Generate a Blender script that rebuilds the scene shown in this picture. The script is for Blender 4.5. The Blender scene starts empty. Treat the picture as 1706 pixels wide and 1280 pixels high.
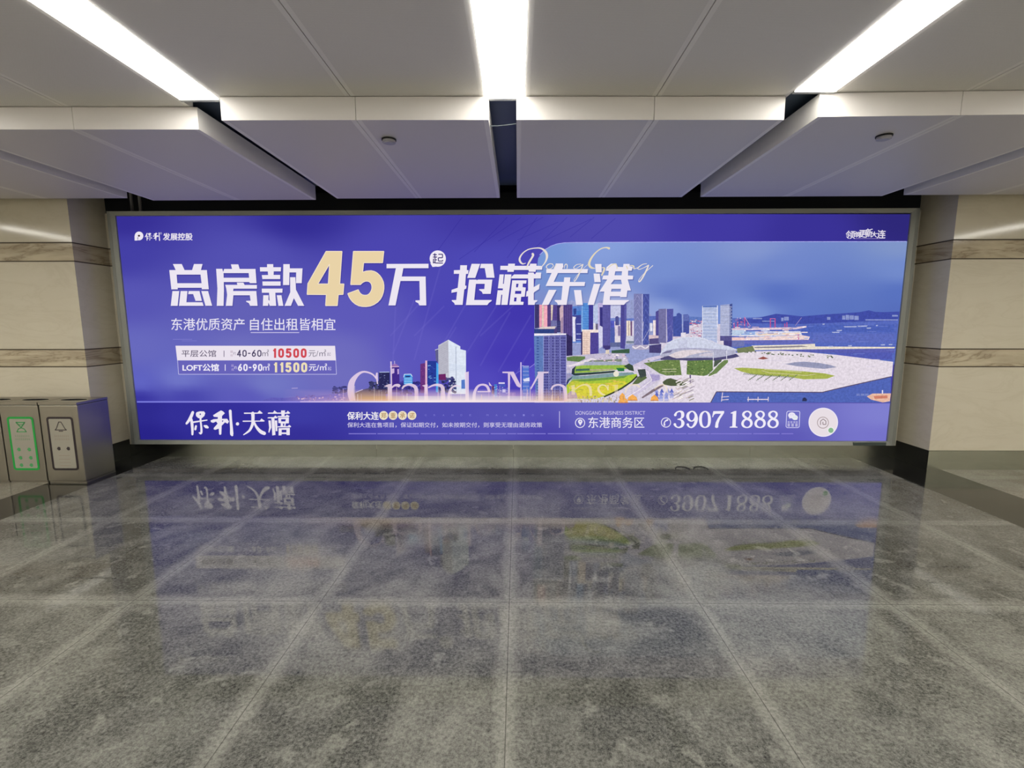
import bpy, bmesh, math, random
from math import sin, cos, pi, radians
from mathutils import Vector, Matrix
from mathutils.geometry import tessellate_polygon

random.seed(7)
scene = bpy.context.scene
COL = scene.collection

# ------------------------------------------------------------------ camera, world, exposure
IMW, IMH = 1706, 1280
FPX, PITCH, YAW, ROLL = 793.5, 0.1319, 0.0118, -0.0012
CAM = Vector((0.0, 0.0, 1.7))
_f = Vector((-sin(YAW) * cos(PITCH), cos(YAW) * cos(PITCH), -sin(PITCH)))
_r0 = Vector((cos(YAW), sin(YAW), 0.0))
_u0 = _r0.cross(_f)
_r = _r0 * cos(ROLL) + _u0 * sin(ROLL)
_u = _u0 * cos(ROLL) - _r0 * sin(ROLL)
camd = bpy.data.cameras.new('camera')
camd.sensor_fit = 'HORIZONTAL'
camd.sensor_width = 36.0
camd.lens = 36.0 * FPX / IMW
camd.clip_start = 0.05
cam = bpy.data.objects.new('camera', camd)
M = Matrix((_r, _u, -_f)).transposed().to_4x4()
M.translation = CAM
cam.matrix_world = M
COL.objects.link(cam)
scene.camera = cam

world = bpy.data.worlds.new('world')
scene.world = world
world.use_nodes = True
world.node_tree.nodes['Background'].inputs[0].default_value = (0.0, 0.0, 0.0, 1)

scene.view_settings.view_transform = 'Standard'
scene.view_settings.look = 'None'
scene.view_settings.exposure = 0.0
scene.view_settings.gamma = 1.0
scene.view_settings.use_curve_mapping = False
LAMP = 16.0          # radiance of the ceiling strips


def ray(px, py):
    return _f + _r * ((px - IMW / 2) / FPX) - _u * ((py - IMH / 2) / FPX)


def on_y(px, py, y):
    d = ray(px, py)
    return CAM + d * (y / d.y)


def on_z(px, py, z):
    d = ray(px, py)
    return CAM + d * ((z - CAM.z) / d.z)


# ------------------------------------------------------------------ helpers
def lin(c):
    o = []
    for v in c[:3]:
        v = max(0.0, v / 255.0)
        o.append(v / 12.92 if v <= 0.04045 else ((v + 0.055) / 1.055) ** 2.4)
    return tuple(o)


def link(name, me, parent=None, mats=()):
    o = bpy.data.objects.new(name, me)
    COL.objects.link(o)
    for m in mats:
        me.materials.append(m)
    if parent:
        o.parent = parent
    return o


def bm_obj(name, bm, mats, parent=None, smooth=False):
    me = bpy.data.meshes.new(name)
    bmesh.ops.recalc_face_normals(bm, faces=bm.faces)
    bm.to_mesh(me)
    bm.free()
    if smooth:
        for p in me.polygons:
            p.use_smooth = True
    if not isinstance(mats, (list, tuple)):
        mats = [mats]
    return link(name, me, parent, mats)


def box(bm, x0, x1, y0, y1, z0, z1, mi=0, bevel=0.0):
    r = bmesh.ops.create_cube(bm, size=1.0)
    vs = r['verts']
    for v in vs:
        v.co = Vector((x0 + (v.co.x + .5) * (x1 - x0), y0 + (v.co.y + .5) * (y1 - y0), z0 + (v.co.z + .5) * (z1 - z0)))
    fs = set(f for v in vs for f in v.link_faces)
    for f in fs:
        f.material_index = mi
    if bevel > 0:
        es = list(set(e for v in vs for e in v.link_edges))
        r2 = bmesh.ops.bevel(bm, geom=es, offset=bevel, segments=2, profile=.5, affect='EDGES')
        for f in r2['faces']:
            f.material_index = mi


def cyl(bm, c, r, h, seg=24, axis='Z', mi=0, r2=None):
    rot = Matrix.Identity(4)
    if axis == 'X':
        rot = Matrix.Rotation(pi / 2, 4, 'Y')
    if axis == 'Y':
        rot = Matrix.Rotation(pi / 2, 4, 'X')
    res = bmesh.ops.create_cone(bm, cap_ends=True, segments=seg, radius1=r, radius2=r if r2 is None else r2, depth=h,
                                matrix=Matrix.Translation(c) @ rot)
    for f in set(f for v in res['verts'] for f in v.link_faces):
        f.material_index = mi


def empty(name, loc):
    o = bpy.data.objects.new(name, None)
    o.location = loc
    o.empty_display_size = .1
    COL.objects.link(o)
    return o


def tag(o, label=None, cat=None, group=None, kind=None):
    if label:
        o['label'] = label
    if cat:
        o['category'] = cat
    if group:
        o['group'] = group
    if kind:
        o['kind'] = kind
    return o


def struct(o):
    o['kind'] = 'structure'
    return o


# ------------------------------------------------------------------ materials
def mat(name):
    m = bpy.data.materials.new(name)
    m.use_nodes = True
    nt = m.node_tree
    return m, nt, nt.nodes['Principled BSDF']


def simple(name, rgb, rough=.5, metal=0.0, spec=.5):
    m, nt, b = mat(name)
    b.inputs['Base Color'].default_value = (*lin(rgb), 1)
    b.inputs['Roughness'].default_value = rough
    b.inputs['Metallic'].default_value = metal
    b.inputs['Specular IOR Level'].default_value = spec
    return m


def N(nt, typ, **kw):
    n = nt.nodes.new(typ)
    for k, v in kw.items():
        setattr(n, k, v)
    return n


def math_node(nt, op, a, b=None):
    n = N(nt, 'ShaderNodeMath', operation=op)
    for i, v in enumerate((a, b)):
        if v is None:
            continue
        if isinstance(v, (int, float)):
            n.inputs[i].default_value = v
        else:
            nt.links.new(v, n.inputs[i])
    return n.outputs[0]


def ramp(nt, fac, stops):
    n = N(nt, 'ShaderNodeValToRGB')
    el = n.color_ramp.elements
    while len(el) < len(stops):
        el.new(0.5)
    for e, (p, c) in zip(el, stops):
        e.position = p
        e.color = (c, c, c, 1) if isinstance(c, (int, float)) else (*c, 1)
    nt.links.new(fac, n.inputs[0])
    return n.outputs[0]


def mixc(nt, fac, a, b, typ='MIX'):
    n = N(nt, 'ShaderNodeMix', data_type='RGBA', blend_type=typ)
    for sock, v in ((n.inputs[0], fac), (n.inputs[6], a), (n.inputs[7], b)):
        if isinstance(v, (int, float)):
            sock.default_value = v
        elif isinstance(v, tuple):
            sock.default_value = (*v[:3], 1)
        else:
            nt.links.new(v, sock)
    return n.outputs[2]


def noise(nt, vec, scale, detail=4, rough=.6, dist=0.0):
    n = N(nt, 'ShaderNodeTexNoise')
    n.inputs['Scale'].default_value = scale
    n.inputs['Detail'].default_value = detail
    n.inputs['Roughness'].default_value = rough
    n.inputs['Distortion'].default_value = dist
    nt.links.new(vec, n.inputs['Vector'])
    return n.outputs[0]


TX, TY, X0, Y0 = 1.152, 1.185, -0.05, 3.885     # granite tile pitch and the joint they start from


def granite(name, dark, lite, rough0=.12, border=True):
    m, nt, b = mat(name)
    tc = N(nt, 'ShaderNodeTexCoord').outputs['Object']
    sep = N(nt, 'ShaderNodeSeparateXYZ')
    nt.links.new(tc, sep.inputs[0])
    gx = math_node(nt, 'SUBTRACT', sep.outputs[0], X0)
    gy = math_node(nt, 'SUBTRACT', sep.outputs[1], Y0)
    dx = math_node(nt, 'PINGPONG', gx, TX / 2)
    dy = math_node(nt, 'PINGPONG', gy, TY / 2)
    dist = math_node(nt, 'MINIMUM', dx, dy)
    # a random number for each tile
    ix = math_node(nt, 'FLOOR', math_node(nt, 'DIVIDE', gx, TX))
    iy = math_node(nt, 'FLOOR', math_node(nt, 'DIVIDE', gy, TY))
    cmb = N(nt, 'ShaderNodeCombineXYZ')
    nt.links.new(ix, cmb.inputs[0])
    nt.links.new(iy, cmb.inputs[1])
    wn = N(nt, 'ShaderNodeTexWhiteNoise')
    nt.links.new(cmb.outputs[0], wn.inputs['Vector'])
    # granite grain at three sizes
    n1 = noise(nt, tc, 260, 3, .7)
    n2 = noise(nt, tc, 62, 5, .78)
    n3 = noise(nt, tc, 14, 5, .65)
    g = math_node(nt, 'ADD', math_node(nt, 'MULTIPLY', n1, .35), math_node(nt, 'MULTIPLY', n2, .65))
    gr = ramp(nt, g, [(.37, 0.0), (.45, .25), (.52, .55), (.62, 1.0)])
    colr = mixc(nt, gr, lin(dark), lin(lite))
    colr = mixc(nt, .28, colr, ramp(nt, n3, [(.3, .35), (.7, 1.0)]), 'MULTIPLY')
    tone = math_node(nt, 'ADD', math_node(nt, 'MULTIPLY', wn.outputs['Value'], .3), .82)
    big = noise(nt, tc, 1.9, 4, .6, .4)
    tone = math_node(nt, 'MULTIPLY', tone, ramp(nt, big, [(.36, .82), (.62, 1.0)]))
    colr = mixc(nt, 1.0, colr, tone, 'MULTIPLY')
    # scuffed, hazy tile edges and blotches of wear
    w1 = noise(nt, tc, 1.1, 5, .62, .6)
    w2 = noise(nt, tc, 5.5, 6, .7)
    w3 = noise(nt, tc, 38, 4, .7)
    dd = math_node(nt, 'ADD', dist, math_node(nt, 'MULTIPLY', math_node(nt, 'SUBTRACT', w2, .5), .12))
    edge = ramp(nt, dd, [(.0, 1.0), (.035, .75), (.085, 0.0)])
    blot = ramp(nt, math_node(nt, 'ADD', math_node(nt, 'MULTIPLY', w1, .7), math_node(nt, 'MULTIPLY', w2, .3)),
                [(.44, 0.0), (.6, 1.0)])
    w4 = noise(nt, tc, 7.5, 3, .55, .3)
    spot = ramp(nt, w4, [(.57, 0.0), (.66, 1.0)])
    speck = ramp(nt, math_node(nt, 'ADD', math_node(nt, 'MULTIPLY', w3, .5), math_node(nt, 'MULTIPLY', n2, .5)), [(.36, .42), (.58, 1.0)])
    edge = math_node(nt, 'MULTIPLY', edge, ramp(nt, w1, [(.36, .55), (.54, 1.0)]))
    wear = math_node(nt, 'MAXIMUM', edge, math_node(nt, 'MULTIPLY', blot, .7))
    wear = math_node(nt, 'MAXIMUM', wear, math_node(nt, 'MULTIPLY', spot, .55))
    wear = math_node(nt, 'MULTIPLY', wear, speck)
    if border:
        colr = mixc(nt, math_node(nt, 'MULTIPLY', wear, .68), colr, lin((156, 155, 146)))
    line = ramp(nt, dist, [(.0016, 1.0), (.0026, 0.0)])
    colr = mixc(nt, math_node(nt, 'MULTIPLY', line, .75), colr, lin((40, 40, 36)))
    nt.links.new(colr, b.inputs['Base Color'])
    r = math_node(nt, 'ADD', math_node(nt, 'MULTIPLY', wear, .15 if border else .1), rough0)
    r = math_node(nt, 'ADD', r, math_node(nt, 'MULTIPLY', n2, .012))
    nt.links.new(r, b.inputs['Roughness'])
    b.inputs['Specular IOR Level'].default_value = .4
    return m


M_FLOOR = granite('grey_granite', (30, 30, 28), (126, 126, 119), .0)
M_SIDE = granite('pale_granite', (112, 108, 96), (166, 160, 146), .09)


def black_granite():
    m, nt, b = mat('black_granite')
    tc = N(nt, 'ShaderNodeTexCoord').outputs['Object']
    n = noise(nt, tc, 180, 3, .7)
    nt.links.new(mixc(nt, ramp(nt, n, [(.45, 0.0), (.75, 1.0)]), lin((22, 22, 20)), lin((60, 60, 54))), b.inputs['Base Color'])
    b.inputs['Roughness'].default_value = .1
    b.inputs['Specular IOR Level'].default_value = .32
    return m


M_STRIP = black_granite()


def marble(name, base, vein, amount, stretch=(1, 1, 3)):
    m, nt, b = mat(name)
    tc = N(nt, 'ShaderNodeTexCoord').outputs['Object']
    mp = N(nt, 'ShaderNodeMapping')
    mp.inputs['Scale'].default_value = stretch
    mp.inputs['Rotation'].default_value = (0, .18, 0)
    nt.links.new(tc, mp.inputs[0])
    v = mp.outputs[0]
    n0 = noise(nt, v, 1.3, 6, .6, 1.2)
    vm = ramp(nt, math_node(nt, 'ABSOLUTE', math_node(nt, 'SUBTRACT', n0, .5)), [(.0, 1.0), (.025, .35), (.07, 0.0)])
    n = noise(nt, v, 2.6, 5)
    c = mixc(nt, math_node(nt, 'MULTIPLY', vm, amount), lin(base), lin(vein))
    c = mixc(nt, math_node(nt, 'MULTIPLY', ramp(nt, n, [(.35, 0.0), (.7, 1.0)]), amount * .7), c, lin(vein))
    nt.links.new(c, b.inputs['Base Color'])
    b.inputs['Roughness'].default_value = .09
    return m


M_MARBLE = marble('cream_marble', (201, 194, 176), (184, 175, 153), .3)
M_BAND = marble('veined_brown_marble', (192, 180, 156), (120, 104, 82), .62, (.8, .8, 4))
M_GROOVE = simple('dark_groove', (70, 60, 46), .7)
M_SIDESKIRT = simple('black_side_skirting', (20, 20, 18), .3, 0, .3)
M_DARK = simple('dark_plenum', (22, 24, 27), .9)
M_DUCT = simple('dark_blue_grey_metal', (92, 106, 116), .5, .2)
M_WALLPAINT = simple('dull_plaster', (214, 208, 194), .8)


def steel(name, rgb, rough, stretch):
    m, nt, b = mat(name)
    tc = N(nt, 'ShaderNodeTexCoord').outputs['Object']
    mp = N(nt, 'ShaderNodeMapping')
    mp.inputs['Scale'].default_value = stretch
    nt.links.new(tc, mp.inputs[0])
    n = noise(nt, mp.outputs[0], 6, 6, .7)
    n2 = noise(nt, tc, 1.7, 3)
    b.inputs['Base Color'].default_value = (*lin(rgb), 1)
    b.inputs['Metallic'].default_value = 1
    r = math_node(nt, 'ADD', math_node(nt, 'MULTIPLY', n, .16), rough)
    nt.links.new(r, b.inputs['Roughness'])
    bp = N(nt, 'ShaderNodeBump')
    bp.inputs['Strength'].default_value = .10
    bp.inputs['Distance'].default_value = .02
    nt.links.new(math_node(nt, 'ADD', n2, math_node(nt, 'MULTIPLY', n, .05)), bp.inputs['Height'])
    nt.links.new(bp.outputs[0], b.inputs['Normal'])
    return m


M_SKIRT = steel('skirting_steel', (186, 190, 178), .16, (1, 1, 40))
M_BIN = steel('bin_steel', (160, 156, 147), .3, (40, 40, 1))
M_FRAME = simple('silver_frame', (132, 134, 128), .42, .25)


def panel_mat():
    m, nt, b = mat('white_panel')
    tc = N(nt, 'ShaderNodeTexCoord').outputs['Object']
    vo = N(nt, 'ShaderNodeTexVoronoi', feature='F1')
    vo.inputs['Scale'].default_value = 170
    vo.inputs['Randomness'].default_value = 0
    nt.links.new(tc, vo.inputs['Vector'])
    hole = ramp(nt, vo.outputs['Distance'], [(.2, 1.0), (.3, 0.0)])
    nt.links.new(mixc(nt, math_node(nt, 'MULTIPLY', hole, .28), lin((224, 221, 216)), lin((96, 94, 90))), b.inputs['Base Color'])
    b.inputs['Roughness'].default_value = .5
    b.inputs['Specular IOR Level'].default_value = .3
    return m


M_CEIL = panel_mat()
M_PANEL = simple('painted_panel', (232, 229, 224), .45, 0, .35)
M_LOWER = simple('dropped_panel_grey', (212, 208, 206), .45, 0, .35)


def emit(name, rgb, s):
    m = bpy.data.materials.new(name)
    m.use_nodes = True
    nt = m.node_tree
    nt.nodes.clear()
    e = nt.nodes.new('ShaderNodeEmission')
    e.inputs[0].default_value = (*rgb, 1)
    e.inputs[1].default_value = s
    o = nt.nodes.new('ShaderNodeOutputMaterial')
    nt.links.new(e.outputs[0], o.inputs[0])
    return m


M_LAMP = emit('strip_lamp', (1.0, .97, .885), LAMP)


def ink(alpha, grain=False):
    # backlit printed film: the print's own colour, lit from behind
    m = bpy.data.materials.new('backlit_film_clear' if alpha else 'backlit_photograph' if grain else 'backlit_film')
    m.use_nodes = True
    nt = m.node_tree
    nt.nodes.clear()
    a = nt.nodes.new('ShaderNodeAttribute')
    a.attribute_name = 'ink'
    e = nt.nodes.new('ShaderNodeEmission')
    nt.links.new(a.outputs['Color'], e.inputs[0])
    if grain:
        # fine variation inside the printed photograph
        tc = N(nt, 'ShaderNodeTexCoord').outputs['Object']
        n = noise(nt, tc, 34, 5, .7)
        v = ramp(nt, n, [(.34, .82), (.5, 1.0), (.66, 1.16)])
        k = mixc(nt, a.outputs['Alpha'], (1, 1, 1), v)
        nt.links.new(mixc(nt, 1.0, a.outputs['Color'], k, 'MULTIPLY'), e.inputs[0])
    o = nt.nodes.new('ShaderNodeOutputMaterial')
    if alpha:
        t = nt.nodes.new('ShaderNodeBsdfTransparent')
        mx = nt.nodes.new('ShaderNodeMixShader')
        nt.links.new(a.outputs['Alpha'], mx.inputs[0])
        nt.links.new(t.outputs[0], mx.inputs[1])
        nt.links.new(e.outputs[0], mx.inputs[2])
        nt.links.new(mx.outputs[0], o.inputs[0])
    else:
        nt.links.new(e.outputs[0], o.inputs[0])
    return m


M_INK = ink(False)
M_INKA = ink(True)
M_INKP = ink(False, True)

# ------------------------------------------------------------------ floor
YB, YF = 5.35, 5.82         # pilaster faces / back of the advertising bay
XL, XR = -4.91, 4.70        # inner corners of the pilasters
YN, XW, ZT = -4.0, 9.0, 3.9   # rest of the corridor
SL0, SL1, SR0, SR1 = -4.98, -4.465, 4.178, 4.86


def slab(name, x0, x1, y0, y1, z0, z1, m):
    bm = bmesh.new()
    box(bm, x0, x1, y0, y1, z0, z1)
    return struct(bm_obj(name, bm, m))


bm = bmesh.new()
box(bm, SL1, SR0, YN, 6.1, -.1, 0, 0)
box(bm, -XW, SL0, YN, 6.1, -.1, 0, 1)
box(bm, SR1, XW, YN, 6.1, -.1, 0, 1)
struct(bm_obj('floor', bm, [M_FLOOR, M_SIDE]))
for k, (a, b_) in enumerate(((SL0, SL1), (SR0, SR1))):
    bm = bmesh.new()
    for j in range(9):
        y0 = 6.1 - 1.2 * j
        if y0 <= YN:
            break
        box(bm, a + .002, b_ - .002, max(YN, y0 - 1.197), y0, -.1, -.0005 if 0 else 0)
    struct(bm_obj('trim_%d' % (k + 1), bm, [M_STRIP]))

# ------------------------------------------------------------------ walls
ZB = [(.225, 1.180, 0), (1.193, 1.376, 1), (1.390, 2.354, 0), (2.367, 2.554, 1), (2.568, 3.45, 0)]


def pilaster(side, x0, x1):
    bm = bmesh.new()
    bb = bmesh.new()
    for z0, z1, mi in ZB:
        tgt = bb if mi else bm
        # slabs about 1.1 m wide, butt-jointed
        n = max(1, round((x1 - x0) / 1.35))
        inner = x1 if side == 'left' else x0
        box(tgt, x0, x1, YB, 6.0, z0, z1)
    box(bm, x0 + (0 if side == 'left' else .005), x1 - (.005 if side == 'left' else 0), YB + .005, 6.0, 0, 3.45, 1)
    struct(bm_obj('wall_' + side, bm, [M_MARBLE, M_GROOVE]))
    struct(bm_obj('trim_%d' % (3 if side == 'left' else 4), bb, [M_BAND]))
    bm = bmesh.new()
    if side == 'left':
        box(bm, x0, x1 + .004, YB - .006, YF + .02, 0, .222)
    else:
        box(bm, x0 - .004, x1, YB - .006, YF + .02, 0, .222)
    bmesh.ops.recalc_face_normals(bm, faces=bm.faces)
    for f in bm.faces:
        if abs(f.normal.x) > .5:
            f.material_index = 1  # near-black on the side faces only
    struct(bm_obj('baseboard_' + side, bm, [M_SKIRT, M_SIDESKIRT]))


pilaster('left', -XW, XL)
pilaster('right', XR, XW)
bm = bmesh.new()
for z0, z1, mi in ZB[:-1] + [(2.568, 2.97, 0)]:
    box(bm, XL, XR, YF, 6.0, z0 if z0 > .3 else .1, z1, 2 if mi else 1)
box(bm, XL, XR, YF + .006, 6.0, 0, 2.97, 3)
box(bm, XL, XR, YF + .02, 6.0, 2.97, 3.2, 0)
box(bm, XL - 1, XR + 1, 6.0, 6.1, 0, ZT, 0)
struct(bm_obj('wall_back', bm, [M_DARK, M_MARBLE, M_BAND, M_GROOVE]))
bm = bmesh.new()
for a, b_ in ((XL + .004, -1.775), (-1.772, -.055), (-.052, 1.093), (1.096, 2.9), (2.903, XR - .004)):
    box(bm, a, b_, YF - .006, YF + .004, 0, .158)
struct(bm_obj('baseboard_back', bm, [M_SKIRT]))
# the corridor behind and beside the camera
slab('wall_front', -XW, XW, YN - .1, YN, 0, ZT, M_WALLPAINT)
slab('wall_west', -XW - .1, -XW, YN - .1, 6.1, 0, ZT, M_WALLPAINT)
slab('wall_east', XW, XW + .1, YN - .1, 6.1, 0, ZT, M_WALLPAINT)

# ------------------------------------------------------------------ ceiling
ZC, ZP = 3.147, 3.0          # upper ceiling, underside of the dropped panels
GAPS = [-7.95, -6.02, -4.05, -2.09, -.085, 1.89, 3.85, 5.82, 7.78]     # middles of the light slots
HW = .128
YE = 3.30                    # far end of the upper ceiling
bm = bmesh.new()
for a, b_ in zip(GAPS[:-1], GAPS[1:]):
    mid = (a + b_) / 2
    for x0, x1 in ((a + HW + .006, mid - .003), (mid + .003, b_ - HW - .006)):
        mg = .028
        for q0, q1, mi in ((x0, x0 + mg, 2), (x0 + mg, x1 - mg, 0), (x1 - mg, x1, 2)):
            box(bm, q0, q1, YN, 3.46, ZC, ZC + .05, mi)
box(bm, -XW, XW, YN, 6.1, ZT, ZT + .1, 1)
box(bm, -XW, GAPS[0] - HW, YN, YE - .01, ZC, ZC + .05, 0)
box(bm, GAPS[-1] + HW, XW, YN, YE - .01, ZC, ZC + .05, 0)
box(bm, -XW, XW, YN, 3.3, ZC + .13, ZC + .16, 1)
struct(bm_obj('ceiling', bm, [M_CEIL, M_DARK, M_PANEL]))
LIGHTS = [
    (-4.05, 3.33, 'white ceiling light strip beyond the left edge of the picture'),
    (-2.09, 3.345, 'leftmost of the three glowing white ceiling strip lights'),
    (-.085, 3.355, 'middle glowing white ceiling strip light, above the centre of the advertisement'),
    (1.89, 3.29, 'rightmost of the three glowing white ceiling strip lights'),
    (3.85, 3.27, 'white ceiling light strip beyond the right edge of the picture'),
    (-6.02, 3.3, 'second white ceiling light strip beyond the left edge of the picture'),
    (-7.95, 3.3, 'third white ceiling light strip beyond the left edge of the picture'),
    (7.78, 3.3, 'third white ceiling light strip beyond the right edge of the picture'),
    (5.82, 3.3, 'second white ceiling light strip beyond the right edge of the picture'),
]
for x, ye, lb in LIGHTS:
    t = tag(empty('ceiling_light', (x, YN, ZC)), lb, 'ceiling light', 'ceiling strip lights')
    L = ye - YN
    bm = bmesh.new()
    box(bm, -HW, HW, .02, L - .03, -.006, .02, 0, .004)
    bm_obj('diffuser', bm, [M_LAMP], t)
    bm = bmesh.new()
    box(bm, -HW - .005, -HW, .02, L, 0, .06)
    box(bm, HW, HW + .005, .02, L, 0, .06)
    box(bm, -HW - .005, HW + .005, L - .028, L, -.009, .06)
    box(bm, -HW - .005, HW + .005, .02, L, .06, .07)
    bm_obj('frame', bm, [simple('lamp_frame_white', (190, 192, 192), .5)] if 'lamp_frame_white' not in bpy.data.materials
           else [bpy.data.materials['lamp_frame_white']], t)

# dropped panels in front of the advertisement: (x left, x right, front y at left, front y at right, back y, joint x)
PANELS = [
    (-5.92, -4.155, 3.40, 3.40, 5.24, -5.04, 'dropped white ceiling panel in the far left corner above the bins'),
    (-3.955, -2.18, 3.405, 3.432, 5.34, -3.03, 'dropped white ceiling panel left of the one with the round detector'),
    (-1.932, -.19, 3.285, 3.305, 5.292, -1.055, 'dropped white ceiling panel with a round grey detector, left of centre'),
    (-.008, 1.74, 3.307, 3.332, 5.292, .89, 'plain dropped white ceiling panel right of the central dark gap'),
    (1.935, 3.84, 3.29, 3.262, 5.285, 2.83, 'dropped white ceiling panel at upper right with a faint dark arc mark'),
    (4.035, 5.75, 3.262, 3.25, 5.245, 4.88, 'dropped white ceiling panel in the far right corner above the pilaster'),
]


def prism(bm, pts, z0, z1, bev=.012):
    vb = [bm.verts.new((x, y, z0)) for x, y in pts]
    vt = [bm.verts.new((x, y, z1)) for x, y in pts]
    n = len(pts)
    bm.faces.new(vb)
    bm.faces.new(vt)
    for i in range(n):
        bm.faces.new((vb[i], vb[(i + 1) % n], vt[(i + 1) % n], vt[i]))
    if bev:
        es = [e for e in bm.edges if e.verts[0] in vb and e.verts[1] in vb]
        bmesh.ops.bevel(bm, geom=es, offset=bev, segments=2, profile=.5, affect='EDGES')


for x0, x1, ya, yb, yk, xj, lb in PANELS:
    t = tag(empty('ceiling_panel', ((x0 + x1) / 2, (ya + yk) / 2, ZP)), lb, 'ceiling panel', 'dropped ceiling panels')
    ox, oy, oz = t.location
    fy = lambda x: ya + (yb - ya) * (x - x0) / (x1 - x0)
    for p0, p1 in ((x0, xj - .002), (xj + .002, x1)):
        bm = bmesh.new()
        pr = lambda a, b_, m0, m1: prism(bm, [(a - ox, fy(a) + m0 - oy), (b_ - ox, fy(b_) + m0 - oy), (b_ - ox, yk - m1 - oy), (a - ox, yk - m1 - oy)], 0, .143, 0)
        mg = .032
        pr(p0 + mg, p1 - mg, 0, 0)
        for f in bm.faces:
            f.material_index = 1
        k0 = len(bm.faces)
        pr(p0, p0 + mg, 0, 0)
        pr(p1 - mg, p1, 0, 0)
        bmesh.ops.recalc_face_normals(bm, faces=bm.faces)
        for f in bm.faces:
            if f.normal.y < -.5:
                f.material_index = 1
        bm_obj('panel', bm, [M_PANEL, M_LOWER], t)
    # hangers that carry the panels from the slab
    for hx in (x0 + .25, x1 - .25):
        bm = bmesh.new()
        cyl(bm, (hx - ox, 0, .143 + (ZT - ZP - .143) / 2), .006, ZT - ZP - .143, 8)
        bm_obj('hanger', bm, [M_DUCT], t)

# ducts seen up in the dark slots
for k, x in enumerate(GAPS[2:7]):
    bm = bmesh.new()
    box(bm, x - .22, x + .22, 3.375, 5.6, 3.212, 3.227, 0)
    bm_obj('metal_plate', bm, [M_DUCT])
for k, (o, w) in enumerate(zip([o for o in COL.objects if o.name.startswith('metal_plate')],
                               ('leftmost', 'second from the left', 'in the central', 'second from the right', 'rightmost'))):
    lab = ['dark metal plate up in the far left ceiling gap', 'dark metal plate up in the gap behind the left strip light',
           'dark metal plate up in the central ceiling gap', 'dark metal plate up in the gap behind the right strip light',
           'dark metal plate up in the far right ceiling gap'][k]
    tag(o, lab, 'metal plate', 'dark plates in the ceiling gaps')


def tube(bm, pts, r, seg=8):
    rings = []
    for i, p in enumerate(pts):
        a = pts[max(0, i - 1)]
        b_ = pts[min(len(pts) - 1, i + 1)]
        d = (Vector(b_) - Vector(a)).normalized()
        s = d.cross(Vector((0, 0, 1)))
        if s.length < .01:
            s = Vector((1, 0, 0))
        s.normalize()
        q = d.cross(s)
        rings.append([bm.verts.new(Vector(p) + (s * cos(2 * pi * k / seg) + q * sin(2 * pi * k / seg)) * r) for k in range(seg)])
    for A, B in zip(rings[:-1], rings[1:]):
        for k in range(seg):
            bm.faces.new((A[k], A[(k + 1) % seg], B[(k + 1) % seg], B[k]))
    bm.faces.new(rings[0])
    bm.faces.new(rings[-1])


ZROD = on_y(193.8, 359.7, 5.65).z + .044      # top of the sign's frame
bm = bmesh.new()
a, b_ = on_y(815, 210, 3.5), on_y(861, 206, 3.5)
tube(bm, [a, a.lerp(b_, .3) - Vector((0, 0, .004)), a.lerp(b_, .65) - Vector((0, 0, .003)), b_], .003)
tag(bm_obj('cable', bm, [simple('grey_cable', (120, 130, 135), .5)], smooth=True),
    'thin grey cable strung across the central dark ceiling gap', 'cable')
for k, (px, lb) in enumerate(((217, 'left one of two grey hanger rods above the top left corner of the sign'),
                              (231, 'right one of two grey hanger rods above the top left corner of the sign'))):
    p = on_y(px, 340, 5.72)
    bm = bmesh.new()
    cyl(bm, (0, 0, (ZT - ZROD) / 2), .016, ZT - ZROD, 12)
    o = bm_obj('hanger_rod', bm, [simple('grey_rod', (130, 128, 128), .4, .5)], smooth=True)
    o.location = (p.x, 5.74, ZROD)
    tag(o, lb, 'hanger rod', 'hanger rods')

# detectors under the dropped panels
M_DET = simple('detector_grey', (168, 166, 172), .45)
M_BLACK = simple('black_gap', (16, 16, 18), .7)
for p, lb in ((on_z(648, 232, ZP), 'round grey detector disc under the panel left of the central gap'),
              (on_z(1473, 226, ZP), 'round detector disc under the upper right ceiling panel')):
    t = tag(empty('smoke_detector', (p.x, p.y, ZP)), lb, 'smoke detector', 'ceiling detectors')
    bm = bmesh.new()
    cyl(bm, (0, 0, -.005), .052, .01, 32)
    bm_obj('dark_gap_ring', bm, [M_BLACK], t)  # black ring paints in the shaded gap between panel and disc
    bm = bmesh.new()
    cyl(bm, (0, 0, -.0175), .047, .015, 32, r2=.046)
    cyl(bm, (0, 0, -.027), .034, .006, 32, r2=.04)
    bm_obj('disc', bm, [M_DET], t)

# two little loops of dark wire on the floor by the wall
M_WIRE = simple('dark_wire', (38, 38, 34), .5)
K = lambda x, y: (1110 + x / 18.96, 765 + y / 18.96)
for pts, lb in (([(300, 315), (285, 275), (330, 240), (400, 232), (480, 235), (560, 247), (640, 268), (700, 292), (745, 322)],
                 'left one of two thin dark wire loops on the floor by the skirting'),
                ([(868, 318), (866, 275), (885, 250), (960, 238), (1040, 237), (1110, 242), (1190, 255), (1260, 280), (1330, 325)],
                 'right one of two thin dark wire loops on the floor by the skirting')):
    q = []
    for p in pts:
        v = on_z(*K(*p), .006)
        q.append(v)
    bm = bmesh.new()
    tube(bm, q, .005)
    tag(bm_obj('wire_loop', bm, [M_WIRE], smooth=True), lb, 'wire', 'wire loops on the floor')

# ------------------------------------------------------------------ recycling bins
BW, BD, BH = .405, .375, .835
BY = 4.815


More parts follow.
